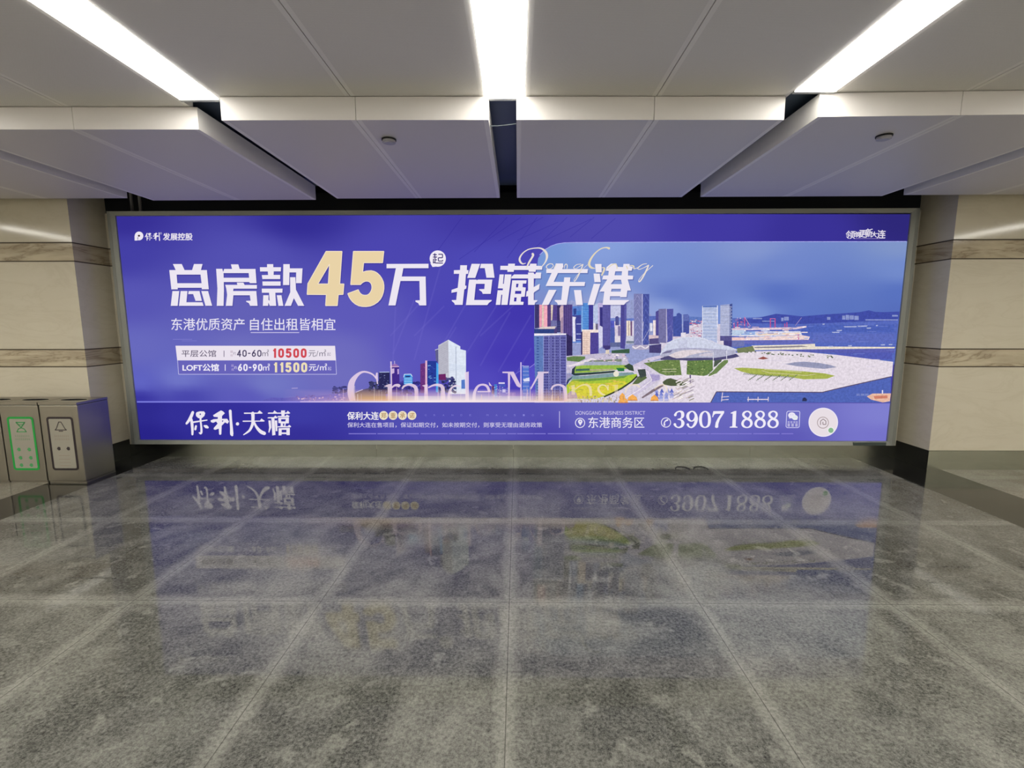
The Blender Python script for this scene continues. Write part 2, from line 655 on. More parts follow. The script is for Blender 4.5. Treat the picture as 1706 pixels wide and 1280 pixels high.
def rrect(x0, x1, z0, z1, r, n=6):
    pts = []
    for cx, cz, a0 in ((x1 - r, z1 - r, 0), (x0 + r, z1 - r, 90), (x0 + r, z0 + r, 180), (x1 - r, z0 + r, 270)):
        for k in range(n + 1):
            a = radians(a0 + 90 * k / n)
            pts.append((cx + r * cos(a), cz + r * sin(a)))
    return pts


def flat(bm, loops, y, mi=0):
    """filled outline (first loop) with holes (other loops) in the x-z plane"""
    tris = tessellate_polygon([[Vector((x, z, 0)) for x, z in lp] for lp in loops])
    vs = [bm.verts.new((x, y, z)) for lp in loops for x, z in lp]
    for t in tris:
        try:
            f = bm.faces.new([vs[i] for i in t])
            f.material_index = mi
        except ValueError:
            pass


def line2(bm, pts, w, y, mi=0, closed=False):
    """flat line of width w through x-z points"""
    n = len(pts)
    rng = range(n if closed else n - 1)
    for i in rng:
        a, b_ = Vector(pts[i]), Vector(pts[(i + 1) % n])
        d = (b_ - a)
        if d.length < 1e-6:
            continue
        d = d.normalized() * w / 2
        s = Vector((-d.y, d.x))
        q = [a - d * .6 - s, b_ + d * .6 - s, b_ + d * .6 + s, a - d * .6 + s]
        f = bm.faces.new([bm.verts.new((p.x, y, p.y)) for p in q])
        f.material_index = mi


def make_bin(x, lb, kind):
    t = tag(empty('recycling_bin', (x, BY, 0)), lb, 'bin', 'steel recycling bins in a row')
    # body with a recessed plinth and an edge-rolled front door
    bm = bmesh.new()
    box(bm, .003, BW - .003, .012, BD, 0, .02)
    box(bm, .001, BW - .001, 0, BD, .02, BH, 0, .006)
    bm_obj('body', bm, [M_BIN], t)
    # lid with an eye-shaped opening
    bm = bmesh.new()
    eye = []
    cx, cy = BW / 2, BD * .50
    for k in range(40):
        a = 2 * pi * k / 40
        eye.append((cx + .135 * cos(a), cy + .058 * sin(a)))
    z1, z0 = BH + .03, BH + .006
    outer = [(0, -.004), (BW, -.004), (BW, BD), (0, BD)]
    tris = tessellate_polygon([[Vector((a, b_, 0)) for a, b_ in outer], [Vector((a, b_, 0)) for a, b_ in eye]])
    ptsl = outer + eye
    vt = [bm.verts.new((a, b_, z1)) for a, b_ in ptsl]
    vb = [bm.verts.new((a, b_, z0)) for a, b_ in ptsl]
    for tr in tris:
        bm.faces.new([vt[i] for i in tr])
        bm.faces.new([vb[i] for i in tr])
    for lp in (range(0, 4), range(4, 44)):
        lp = list(lp)
        for i in range(len(lp)):
            a, b_ = lp[i], lp[(i + 1) % len(lp)]
            f = bm.faces.new((vt[a], vt[b_], vb[b_], vb[a]))
            f.material_index = 1 if a >= 4 else 0  # walls of the opening coloured black for the shade inside the bin
    lid = bm_obj('lid', bm, [M_BIN, M_BLACK], t)
    bm = bmesh.new()
    flat(bm, [[(a, b_) for a, b_ in eye]], 0)
    for v in bm.verts:
        v.co = Vector((v.co.x, v.co.z, z0 + .002))
    bm_obj('opening', bm, [M_BLACK], lid)  # black sheet painted in for the darkness down the hole
    bm = bmesh.new()
    box(bm, .004, BW - .004, .004, BD - .004, BH, BH + .006)
    bm_obj('lid_seam', bm, [M_BLACK], t)
    # sticker
    if kind is None:
        return t
    rgb = (22, 150, 62) if kind == 'green' else (38, 28, 34)
    mc = simple('sticker_green' if kind == 'green' else 'sticker_black', rgb, .45)
    mp = simple('sticker_film_' + kind, (158, 154, 142), .45, .2)
    mg = simple('sticker_icon_' + kind, (70, 150, 90) if kind == 'green' else (52, 44, 48), .5)
    mtxt = simple('sticker_text_' + kind, (120, 150, 116) if kind == 'green' else (148, 132, 120), .5)
    bm = bmesh.new()
    x0, x1, za, zb = .065, BW - .06, .14, .715
    flat(bm, [rrect(x0 + .018, x1 - .018, za + .018, zb - .018, .012)], -.0012, 1)
    flat(bm, [rrect(x0, x1, za, zb, .03), rrect(x0 + .022, x1 - .022, za + .022, zb - .022, .014)], -.0018, 0)
    st = bm_obj('sticker', bm, [mc, mp], t)
    bm = bmesh.new()
    cx = (x0 + x1) / 2
    ys = -.0024
    if kind == 'green':
        # recycling triangle above a dome
        line2(bm, [(cx - .045, .655), (cx + .045, .655), (cx, .60)], .012, ys, 0, True)
        line2(bm, [(cx - .03, .63), (cx + .03, .63)], .008, ys, 0)
        line2(bm, [(cx - .05, .555), (cx - .03, .585), (cx, .597), (cx + .03, .585), (cx + .05, .555)], .01, ys, 0, True)
        ic = [(.365, -.055), (.365, .055), (.275, -.05), (.275, .06), (.195, -.05), (.195, .055)]
    else:
        line2(bm, [(cx - .06, .575), (cx - .045, .59), (cx - .012, .66), (cx + .012, .66), (cx + .045, .59), (cx + .06, .575)], .009, ys, 0, True)
        line2(bm, [(cx - .02, .562), (cx + .02, .562)], .009, ys, 0)
        ic = [(.375, -.045), (.375, .055)]
    for zc, dxx in ic:
        flat(bm, [[(cx + dxx + .02 * cos(a * pi / 5) * (1.1 if a % 2 else .8), zc + .02 * sin(a * pi / 5)) for a in range(10)]], ys, 0)
    bm_obj('sticker_icons', bm, [mg], st)
    bm = bmesh.new()
    for zc in (.51, .475):
        # two rows of small characters, too small to read
        for k in range(8):
            xa = cx - .075 + k * .02
            line2(bm, [(xa, zc - .006), (xa + .010, zc - .006)], .004, ys, 1)
            line2(bm, [(xa, zc + .006), (xa + .010, zc + .006)], .004, ys, 1)
            line2(bm, [(xa + .005, zc - .008), (xa + .005, zc + .008)], .003, ys, 1)
    if kind != 'green':
        for zc in (.30, .262, .224, .19):
            line2(bm, [(cx - .055, zc), (cx + .06, zc)], .005, ys, 1)
    bm_obj('sticker_print', bm, [mg, mtxt], st)
    return t


make_bin(-4.57 - BW, 'brushed steel bin with a black bordered bell sticker beside the advertisement', 'black')
make_bin(-4.57 - 2 * BW - .012, 'brushed steel bin with a green bordered recycling sticker', 'green')
make_bin(-4.57 - 3 * BW - .024, 'brushed steel bin cut off by the left edge of the picture', None)
# ------------------------------------------------------------------ the backlit advertisement
FY = 5.65                                    # plane of the backlit face
FC = [on_y(193.8, 359.7, FY), on_y(1516, 356.5, FY), on_y(1476.6, 734, FY), on_y(234, 733.5, FY)]
FX0 = (FC[0].x + FC[3].x) / 2
FX1 = (FC[1].x + FC[2].x) / 2
FZ1 = (FC[0].z + FC[1].z) / 2
FZ0 = (FC[2].z + FC[3].z) / 2
sign = tag(empty('advertising_lightbox', ((FX0 + FX1) / 2, FY, FZ0)),
           'wide backlit purple advertisement with city photograph and gold 45 on the back wall', 'illuminated sign')
SO = sign.location

bm = bmesh.new()


# aluminium frame: outer lip, sloping inner bevel
def frame_profile(bm, d0, d1, y0, y1):
    """ring from inset d0 (at depth y0) to inset d1 (at depth y1), measured outward from the face"""
    def ring(d, y):
        b = .052 if d > .05 else d          # the top and bottom bars are slimmer than the sides
        return [(FX0 - d, FZ0 - b), (FX1 + d, FZ0 - b), (FX1 + d, FZ1 + b), (FX0 - d, FZ1 + b)], y
    A, ya = ring(d0, y0)
    B, yb = ring(d1, y1)
    va = [bm.verts.new((x - SO.x, ya - SO.y, z - SO.z)) for x, z in A]
    vb = [bm.verts.new((x - SO.x, yb - SO.y, z - SO.z)) for x, z in B]
    for i in range(4):
        bm.faces.new((va[i], va[(i + 1) % 4], vb[(i + 1) % 4], vb[i]))


frame_profile(bm, 0, .004, FY - .001, FY - .016)
frame_profile(bm, .004, .05, FY - .016, FY - .03)
frame_profile(bm, .05, .058, FY - .03, FY - .024)
frame_profile(bm, .058, .092, FY - .024, FY - .024)
frame_profile(bm, .092, .096, FY - .024, FY + .165)
bm_obj('frame', bm, [M_FRAME], sign)
bm = bmesh.new()
box(bm, FX0 - .088 - SO.x, FX1 + .088 - SO.x, .006, .166, -.045, FZ1 - FZ0 + .045)
bm_obj('cabinet', bm, [M_DARK], sign)
bm = bmesh.new()
pa, pb = on_y(1422, 735, FY - .03), on_y(1476, 742, FY - .03)
box(bm, pa.x - SO.x, pb.x - SO.x, -.032, -.0225, FZ0 - .05 - SO.z, FZ0 - .012 - SO.z)
bm_obj('latch_plate', bm, [simple('dull_green_grey', (72, 82, 80), .5, .4)], sign)


class Paint:
    front = 0.0             # how far the print has been built up so far
    """collects coloured flat shapes printed on the face; coordinates are those of the print"""

    def __init__(self, name, depth, alpha=False, parent=None):
        self.v, self.f, self.c = [], [], []
        self.name, self.alpha, self.parent = name, alpha, parent
        self.k = 0
        self.m = 1.0        # how much photographic grain the ink shows

    def _add(self, pts, faces, cols):
        b = len(self.v)
        y = FY - Paint.front
        Paint.front += 3e-6
        if self.m != 1.0 and not self.alpha:
            cols = [(c[0], c[1], c[2], self.m) for c in cols]
        for p in pts:
            q = on_y(p[0], p[1], y)
            self.v.append((q.x - SO.x, y - SO.y, q.z - SO.z))
        self.c += cols
        self.f += [[b + i for i in t] for t in faces]

    def poly(self, pts, col, holes=(), a=1.0, off=(0, 0)):
        loops = [list(pts)] + [list(h) for h in holes]
        loops = [[(x + off[0], y + off[1]) for x, y in lp] for lp in loops]
        tris = tessellate_polygon([[Vector((x, y, 0)) for x, y in lp] for lp in loops])
        flatp = [p for lp in loops for p in lp]
        self._add(flatp, [list(t) for t in tris], [(*lin(col), a)] * len(flatp))

    def grad(self, pts, cols, al=None):
        """quad or triangle with a colour at each corner"""
        al = al or [1.0] * len(pts)
        self._add(pts, [list(range(len(pts)))], [(*lin(c), a) for c, a in zip(cols, al)])

    def rect(self, x0, y0, x1, y1, col, a=1.0):
        self._add([(x0, y0), (x1, y0), (x1, y1), (x0, y1)], [[0, 1, 2, 3]], [(*lin(col), a)] * 4)

    def stroke(self, pts, col, a=1.0, n=6, closed=False, off=(0, 0), cap=True):
        """brush stroke; pts are (x, y, width) and are smoothed"""
        P = [Vector(p) for p in pts]
        m = len(P)
        S = []
        last = m if closed else m - 1
        for i in range(last):
            g = lambda j: P[j % m] if closed else P[min(max(j, 0), m - 1)]
            p0, p1, p2, p3 = g(i - 1), g(i), g(i + 1), g(i + 2)
            for s in range(n):
                t = s / n
                S.append(.5 * ((2 * p1) + (p2 - p0) * t + (2 * p0 - 5 * p1 + 4 * p2 - p3) * t * t + (3 * p1 - p0 - 3 * p2 + p3) * t ** 3))
        if not closed:
            S.append(P[-1].copy())
        L, R_ = [], []
        for i, p in enumerate(S):
            if closed:
                d = S[(i + 1) % len(S)] - S[i - 1]
            else:
                d = S[min(i + 1, len(S) - 1)] - S[max(i - 1, 0)]
            d = Vector((d.x, d.y))
            if d.length < 1e-9:
                d = Vector((1, 0))
            d.normalize()
            w = max(.05, p.z) / 2
            L.append((p.x - d.y * w + off[0], p.y + d.x * w + off[1]))
            R_.append((p.x + d.y * w + off[0], p.y - d.x * w + off[1]))
        pts2 = L + R_
        k = len(S)
        faces = [[i, (i + 1) % k, k + (i + 1) % k, k + i] for i in range(k if closed else k - 1)]
        self._add(pts2, faces, [(*lin(col), a)] * len(pts2))
        if cap and not closed:
            for e in (S[0], S[-1]):
                if e.z > .8:
                    self.disc(e.x + off[0], e.y + off[1], e.z / 2 * .98, e.z / 2 * .98, col, a, 12)

    def line(self, x0, y0, x1, y1, w, col, a=1.0):
        d = Vector((x1 - x0, y1 - y0)).normalized() * w / 2
        self._add([(x0 - d.y, y0 + d.x), (x1 - d.y, y1 + d.x), (x1 + d.y, y1 - d.x), (x0 + d.y, y0 - d.x)], [[0, 1, 2, 3]],
                  [(*lin(col), a)] * 4)

    def path(self, pts, w, col, a=1.0, closed=False):
        n = len(pts)
        for i in range(n if closed else n - 1):
            self.line(*pts[i], *pts[(i + 1) % n], w, col, a)

    def disc(self, cx, cy, rx, ry, col, a=1.0, n=40):
        self._add([(cx + rx * cos(2 * pi * i / n), cy + ry * sin(2 * pi * i / n)) for i in range(n)], [list(range(n))], [(*lin(col), a)] * n)

    def ring(self, cx, cy, r, w, col, a=1.0):
        self.stroke([(cx + r * cos(2 * pi * i / 16), cy + r * sin(2 * pi * i / 16), w) for i in range(16)], col, a, 4, True)

    def text(self, s, x0, y0, x1, y1, col, bold=0.0, shear=0.0, a=1.0, off=(0, 0)):
        cu = bpy.data.curves.new('t', 'FONT')
        cu.body = s
        cu.resolution_u = 4
        o = bpy.data.objects.new('t', cu)
        COL.objects.link(o)
        bpy.context.view_layer.update()
        me = bpy.data.meshes.new_from_object(o.evaluated_get(bpy.context.evaluated_depsgraph_get()))
        vs = [v.co.copy() for v in me.vertices]
        fs = [list(p.vertices) for p in me.polygons]
        bpy.data.objects.remove(o)
        bpy.data.curves.remove(cu)
        bpy.data.meshes.remove(me)
        ax, bx = min(v.x for v in vs), max(v.x for v in vs)
        ay, by = min(v.y for v in vs), max(v.y for v in vs)
        pts = []
        for v in vs:
            u, w = (v.x - ax) / (bx - ax), (v.y - ay) / (by - ay)
            py = y1 + (y0 - y1) * w
            pts.append((x0 + (x1 - x0) * u + shear * (y1 - py) + off[0], py + off[1]))
        if bold:
            for ox, oy in ((-bold, 0), (bold, 0), (0, -bold * .7), (0, bold * .7)):
                self._add([(p[0] + ox, p[1] + oy) for p in pts], fs, [(*lin(col), a)] * len(pts))
        self._add(pts, fs, [(*lin(col), a)] * len(pts))

    def digits(self, s, x0, y0, x1, y1, w, col):
        """bold condensed figures filling the box"""
        S = {'0': [(.5, 0), (.9, .1), (1, .3), (1, .7), (.9, .9), (.5, 1), (.1, .9), (0, .7), (0, .3), (.1, .1)],
             '5': [(.94, .0), (.5, 0), (.12, 0), (.09, .2), (.06, .44), (.45, .37), (.85, .44), (1, .68), (.85, .92), (.45, 1), (.0, .88)],
             '6': [(.78, -.02), (.42, .22), (.08, .52), (.02, .74), (.18, .94), (.5, 1), (.84, .92), (.98, .7), (.82, .48), (.5, .42), (.16, .52)]}
        S['9'] = [(1 - a, 1 - b) for a, b in S['6']]
        W = {'-': .62, '1': .72}
        gap = .30
        tot = sum(W.get(c, 1) for c in s) + gap * (len(s) - 1)
        ux = (x1 - x0) / tot
        x = x0
        for c in s:
            cw = W.get(c, 1) * ux
            f = lambda a, b: (x + w / 2 + a * (cw - w), y0 + w / 2 + b * (y1 - y0 - w))
            if c == '1':
                self.path([f(.05, .22), f(.85, .03)], w * .9, col)
                self.line(f(.85, 0)[0], y0, f(.85, 0)[0], y1, w, col)
            elif c == '4':
                self.line(f(.74, 0)[0], y0, f(.74, 0)[0], y1, w, col)
                self.path([f(.70, .02), f(.04, .70)], w * .95, col)
                self.line(x, f(0, .74)[1], x + cw, f(0, .74)[1], w * .9, col)
            elif c == '-':
                self.line(x, (y0 + y1) / 2, x + cw, (y0 + y1) / 2, w * .9, col)
            else:
                self.stroke([(*f(a, b), w) for a, b in S[c]], col, 1, 5, c == '0')
            x += cw + gap * ux

    def build(self):
        Paint.front += 3e-4
        me = bpy.data.meshes.new(self.name)
        me.from_pydata(self.v, [], self.f)
        ca = me.color_attributes.new('ink', 'FLOAT_COLOR', 'POINT')
        ca.data.foreach_set('color', [x for c in self.c for x in c])
        return link(self.name, me, self.parent, [M_INKA if self.alpha else M_INKP if self.name.endswith(('photograph', 'picture')) else M_INK])


def crop(x0, y0, s):
    return lambda *p: [(x0 + a / s, y0 + b / s) for a, b in zip(p[0::2], p[1::2])]


def crop3(x0, y0, s):
    return lambda *p: [(x0 + a / s, y0 + b / s, w / s) for a, b, w in zip(p[0::3], p[1::3], p[2::3])]


def bilerp(tbl, x, y, pw=3.0):
    sw = 0
    acc = [0, 0, 0]
    for px, py, c in tbl:
        d2 = ((x - px) * .55) ** 2 + (y - py) ** 2 + 60
        w = d2 ** (-pw / 2)
        sw += w
        for i in range(3):
            acc[i] += c[i] * w
    return tuple(v / sw for v in acc)


def field(P, tbl, edge, nx, ny):
    """smoothly tinted area; edge(u, v) gives the print position"""
    pts, cols, faces = [], [], []
    for j in range(ny + 1):
        for i in range(nx + 1):
            x, y = edge(i / nx, j / ny)
            pts.append((x, y))
            cols.append((*lin(bilerp(tbl, x, y)), 1.0))
    for j in range(ny):
        for i in range(nx):
            a = j * (nx + 1) + i
            faces.append([a, a + 1, a + nx + 2, a + nx + 1])
    P._add(pts, faces, cols)


def xl(y):
    return 193.4 + (y - 359.7) * (234.2 - 193.4) / 373.8


def xr(y):
    return 1516.4 + (y - 356.5) * (1476.2 - 1516.4) / 377.5


BG = [(200, 365, (54, 47, 148)), (500, 365, (52, 46, 148)), (800, 365, (66, 58, 162)), (1000, 372, (80, 74, 172)), (1200, 370, (66, 58, 162)),
      (1510, 362, (46, 40, 120)), (1350, 385, (58, 50, 150)), (200, 425, (68, 64, 165)), (420, 430, (84, 81, 178)), (650, 430, (76, 70, 176)),
      (820, 440, (78, 74, 182)), (215, 500, (88, 86, 180)), (400, 520, (99, 97, 182)), (600, 520, (94, 90, 185)), (760, 520, (76, 70, 180)),
      (870, 520, (66, 55, 172)), (222, 580, (104, 106, 190)), (400, 590, (112, 112, 190)), (560, 590, (110, 108, 190)),
      (700, 580, (92, 86, 188)), (860, 590, (70, 58, 178)), (230, 640, (98, 102, 196)), (300, 632, (113, 119, 200)), (450, 640, (115, 120, 196)),
      (560, 625, (112, 110, 190)), (800, 640, (84, 75, 188)), (870, 640, (72, 62, 180)), (230, 663, (56, 52, 158)), (310, 663, (72, 70, 172)), (410, 664, (92, 90, 186))]
BAND = [(234, 680, (46, 42, 142)), (300, 690, (52, 48, 152)), (500, 690, (62, 60, 164)), (700, 690, (82, 79, 178)), (1000, 690, (103, 100, 188)),
        (1300, 690, (112, 112, 194)), (1475, 690, (128, 128, 208)), (240, 730, (40, 35, 136)), (500, 730, (54, 48, 150)), (900, 730, (76, 68, 170)),
        (1300, 730, (94, 90, 182)), (1475, 730, (118, 115, 202)), (400, 705, (52, 47, 155)), (850, 708, (88, 84, 180))]
P = Paint('poster', None, False, sign)
field(P, BG, lambda u, v: (xl(357 + v * 313) + u * (xr(357 + v * 313) - xl(357 + v * 313)), 357 + v * 313), 90, 40)
field(P, BAND, lambda u, v: (xl(669 + v * 67) + u * (xr(669 + v * 67) - xl(669 + v * 67)), 669 + v * 67), 70, 10)
poster = P.build()

# faint woven rays in the purple ground
P = Paint('ray_pattern', None, True, poster)
for x0, y0, x1, y1 in ((720, 430, 770, 362), (765, 432, 868, 362), (790, 420, 845, 362), (845, 430, 895, 362), (830, 402, 905, 362), (862, 400, 930, 370),
                       (880, 424, 945, 362), (905, 402, 985, 365), (950, 395, 990, 362), (985, 398, 1025, 364)):
    P.line(x0, y0, x1, y1, 1.6, (44, 36, 150), .3)
for x0, y0, x1, y1 in ((690, 600, 735, 440), (655, 590, 690, 500), (740, 570, 780, 500), (770, 600, 830, 505), (650, 560, 700, 505), (800, 610, 850, 520),
                       (690, 560, 740, 510), (830, 620, 885, 525), (720, 610, 760, 545), (850, 640, 885, 580), (653, 640, 659, 510), (800, 560, 860, 505)):
    P.line(x0, y0, x1, y1, 2.6, (138, 128, 222), .1)
P.build()

# ---------------- city photograph on the right
P = Paint('city_photograph', None, False, poster)
SKY = [(905, 420, (119, 151, 214)), (1000, 412, (135, 159, 219)), (1250, 412, (132, 151, 207)), (1500, 410, (128, 149, 200)), (930, 470, (117, 146, 208)),
       (1100, 450, (119, 143, 208)), (1300, 450, (113, 135, 202)), (1500, 450, (115, 139, 203)), (1120, 490, (103, 126, 198)), (1300, 490, (90, 114, 193)),
       (1500, 490, (89, 114, 191)), (900, 500, (126, 142, 203)), (1040, 520, (172, 179, 219)), (1110, 515, (146, 166, 220)), (1150, 500, (105, 128, 200)),
       (1250, 525, (125, 151, 214)), (1400, 520, (91, 116, 191)), (1500, 520, (87, 110, 187)), (960, 540, (164, 171, 211)), (1350, 532, (93, 118, 195))]


def top_edge(x):
    for (a, ya), (b, yb) in zip(ARC[:-1], ARC[1:]):
        if a <= x <= b:
            return ya + (yb - ya) * (x - a) / (b - a)
    return ARC[-1][1]


ARC = [(890.4, 478), (891.5, 455), (894, 437), (899, 425), (908, 416), (918, 410), (928, 406.5), (940, 404.6), (960, 404), (1200, 403), (1520, 402)]


def sky_map(u, v):
    uu = u * u * .3 + u * .7
    xt = 890.4 + uu * (1511.5 - 890.4)
    yt = top_edge(xt)
    y = yt + v * (600 - yt)
    x = 890.4 + uu * (xr(y) - 890.4)
    return x, y


P.m = .04
field(P, SKY, sky_map, 70, 24)
P.m = 1.0
P.path([(x, y) for x, y in ARC[3:]][:-1] + [(1510, 402.4)], 1.1, (168, 172, 236))
# land base
P.poly([(890.5, 560), (1100, 556), (1100, 540), (1230, 540), (1330, 560), (1486, 572), (1483, 671), (890.5, 671)], (214, 206, 222))
# sea and hills
c6 = crop(1200, 480, 5.17)
P.poly(c6(60, 262, 300, 252, 480, 240, 700, 258, 900, 240, 1535, 225, 1530, 320, 60, 330), (92, 112, 190))
P.poly(c6(160, 270, 300, 262, 420, 236, 480, 222, 590, 232, 700, 244, 900, 228, 1060, 218, 1200, 208, 1280, 192, 1330, 205, 1400, 208, 1545, 203,
          1530, 300, 700, 322, 100, 320), (66, 78, 166))
P.poly(c6(60, 300, 700, 310, 1240, 288, 1532, 283, 1500, 660, 1100, 600, 450, 545, 60, 560), (88, 106, 188))
for (x0, y0, x1, y1, cc) in ((700, 320, 1500, 380, (78, 98, 182)), (800, 400, 1500, 470, (94, 108, 188)), (60, 448, 800, 482, (104, 108, 184)), (520, 528, 1500, 560, (92, 96, 176)),
                             (1000, 560, 1480, 615, (84, 92, 178))):
    P.poly(c6(x0, y0, x1, y0 - 6, x1, y1, x0, y1), cc)
for k in range(46):
    x = random.uniform(700, 1510)
    y = random.uniform(300, 600)
    P.rect(*c6(x, y)[0], *c6(x + random.uniform(20, 120), y + 3)[0], random.choice([(104, 122, 200), (76, 94, 178), (118, 132, 204)]))
for x0, x1, y0, y1 in ((1050, 1076, 238, 272), (1080, 1110, 232, 274), (1114, 1150, 236, 272), (1155, 1192, 240, 276), (920, 948, 250, 274), (525, 545, 256, 286), (550, 590, 248, 280),
                       (1250, 1530, 270, 280), (280, 360, 258, 268), (360, 470, 282, 290), (1480, 1530, 232, 246)):
    P.rect(*c6(x0, y0)[0], *c6(x1, y1)[0], (138, 150, 204))
# harbour piers, sheds, cranes
for poly, cc in (((60, 348, 640, 338, 742, 326, 742, 340, 650, 356, 60, 366), (222, 200, 216)), ((60, 376, 690, 372, 702, 398, 400, 420, 60, 412), (216, 216, 234)),
                 ((100, 376, 300, 374, 300, 402, 100, 408), (150, 176, 222)), ((60, 428, 400, 420, 690, 404, 772, 420, 760, 446, 60, 452), (238, 214, 212)),
                 ((300, 392, 680, 384, 690, 396, 330, 410), (236, 214, 196)), ((270, 496, 700, 486, 815, 480, 818, 504, 1506, 508, 1500, 520, 500, 532, 290, 536), (232, 222, 206)),
                 ((290, 508, 700, 496, 760, 506, 500, 516, 300, 518), (140, 134, 146))):
    P.poly(c6(*poly), cc)
for x, y0, y1, w in ((432, 262, 342, 9), (472, 268, 342, 9), (556, 306, 338, 8), (574, 296, 338, 8), (210, 250, 330, 9), (150, 290, 345, 10), (120, 300, 345, 8), (236, 300, 330, 7), (672, 398, 444, 14)):
    P.rect(*c6(x - w / 2, y0)[0], *c6(x + w / 2, y1)[0], (190, 82, 144))
P.path(c6(428, 264, 476, 264), 1.0, (205, 120, 170))
P.path(c6(645, 325, 700, 255), .8, (170, 150, 196))
P.path(c6(210, 252, 260, 330), .8, (214, 160, 190))
for k in range(70):
    x, y = random.uniform(70, 700), random.uniform(330, 445)
    w = random.uniform(10, 60)
    P.rect(*c6(x, y)[0], *c6(x + w, y + random.uniform(4, 10))[0], random.choice([(240, 226, 226), (206, 180, 200), (150, 150, 196), (230, 190, 190), (196, 200, 228), (250, 244, 244)]))
for x, y, w in ((880, 308, 20), (960, 378, 70), (1000, 362, 50), (1060, 330, 120), (1180, 325, 90), (1260, 342, 40), (1340, 320, 18), (1380, 486, 40), (1450, 484, 34), (930, 500, 40),
                (1100, 494, 34), (720, 430, 40)):
    P.poly(c6(x, y, x + w, y - 2, x + w * .9, y + 8, x + w * .1, y + 9), (172, 180, 220))
# promenade square and lawns
P.poly([(1085, 671), (1096, 640), (1120, 600), (1215, 592), (1250, 585.5), (1300, 584.6), (1345, 587), (1393, 591.4), (1488, 603), (1486, 627), (1440, 636), (1370, 653), (1200, 652.4), (1194, 653),
        (1184, 671)], (227, 217, 228))
for k in range(26):
    x, y = random.uniform(1200, 1460), random.uniform(598, 648)
    P.rect(x, y, x + random.uniform(8, 40), y + .7, random.choice([(216, 206, 222), (236, 228, 236), (208, 200, 220)]))
P.poly([(1184, 671), (1193.5, 653.2), (1370, 654.2), (1400, 647), (1484.6, 628), (1483, 671)], (82, 102, 182))
P.path([(1184, 671), (1193.5, 653), (1370, 653.8), (1400, 646.6), (1485, 627.6)], 1.5, (92, 78, 106))
for k in range(22):
    x, y = random.uniform(1200, 1470), random.uniform(656, 669)
    P.rect(x, y, x + random.uniform(6, 26), y + .6, random.choice([(100, 118, 196), (70, 88, 168)]))
P.poly(c6(118, 692, 190, 686, 330, 694, 560, 706, 760, 722, 900, 736, 988, 756, 920, 782, 720, 787, 560, 762, 400, 756, 270, 742, 180, 720), (168, 178, 84))
P.path(c6(355, 712, 420, 730, 620, 744, 740, 754, 820, 742), .9, (214, 206, 160))
P.path(c6(380, 702, 560, 712, 700, 726), .9, (222, 214, 176))
P.poly(c6(560, 655, 640, 640, 720, 634, 850, 645, 950, 664, 1004, 682, 900, 697, 790, 688, 660, 674), (150, 152, 182))
for k in range(30):
    x = 200 + k * 14
    P.path(c6(x, 745 + k * 1.1, x + 12, 730 + k * 1.1), .9, (92, 110, 78))
    P.path(c6(x + 40, 800 - (k % 5) * 9, x + 58, 780 - (k % 5) * 9), .8, (112, 126, 96))
for k in range(46):
    x = random.uniform(140, 1000)
    y = 545 + (x - 140) * .06 + random.uniform(-8, 10)
    P.disc(*c6(x, y)[0], 1.6, 1.0, random.choice([(110, 122, 98), (90, 104, 86), (150, 150, 130)]), 1, 8)
P.poly(c6(140, 520, 280, 500, 300, 545, 150, 560), (118, 128, 92))
P.poly(c6(320, 610, 370, 590, 415, 608, 370, 616), (150, 84, 78))
P.poly(c6(1262, 935, 1310, 910, 1470, 908, 1460, 976, 1400, 986, 1300, 962), (232, 186, 164))
P.poly(c6(1320, 930, 1440, 925, 1440, 950, 1330, 955), (206, 128, 108))
P.rect(*c6(1392, 880)[0], *c6(1402, 912)[0], (230, 226, 240))
for x in (10, 232, 316, 404):
    P.line(*c6(x + 10, 900 if x < 50 else 938)[0], *c6(x if x < 50 else x + 8, 978)[0], 1.2, (226, 210, 222))
P.path(c6(8, 940, 75, 935), 1.2, (226, 210, 222))
P.path(c6(12, 965, 72, 960), 1.2, (226, 210, 222))
P.path(c6(232, 960, 410, 960), 1.6, (226, 210, 222))
P.poly(c6(705, 975, 710, 950, 728, 942, 745, 956, 745, 976), (48, 52, 90))
# towers left part
c1 = crop(885, 505, 16)


def stripes(x0, x1, y0, y1, n, c_a, c_b):
    for i in range(n):
        a = x0 + (x1 - x0) * i / n
        P.rect(a, y0, x0 + (x1 - x0) * (i + 1) / n, y1, c_a if i % 2 else c_b)


P.poly([(891, 530), (953, 500), (985, 520), (1000, 500), (1060, 500), (1100, 540), (1100, 600), (891, 640)], (150, 158, 204))
P.poly(c1(96, 40, 215, 40, 215, 660, 96, 680), (62, 56, 108))
P.poly(c1(215, 45, 290, 45, 275, 640, 215, 650), (240, 164, 184))
P.poly(c1(290, 45, 340, 45, 335, 640, 280, 640), (222, 200, 186))
P.poly(c1(340, 45, 430, 45, 430, 640, 335, 640), (246, 176, 192))
for k in range(16):
    P.rect(*c1(218, 80 + k * 36)[0], *c1(288, 88 + k * 36)[0], (222, 132, 164))
    P.rect(*c1(342, 80 + k * 36)[0], *c1(428, 88 + k * 36)[0], (226, 150, 172))
P.poly(c1(430, 40, 530, 40, 525, 640, 430, 640), (92, 68, 126))
P.poly(c1(525, 50, 582, 50, 580, 440, 530, 470), (222, 204, 186))
P.poly(c1(582, 50, 700, 50, 690, 480, 560, 470), (86, 70, 140))
P.poly(c1(690, 60, 800, 60, 785, 500, 690, 500), (60, 50, 102))
P.poly(c1(755, 150, 800, 55, 860, 55, 850, 810, 780, 810), (204, 174, 186))
P.poly(c1(800, 400, 850, 360, 850, 810, 790, 810), (166, 140, 168))
x0, y0 = c1(855, 40)[0]
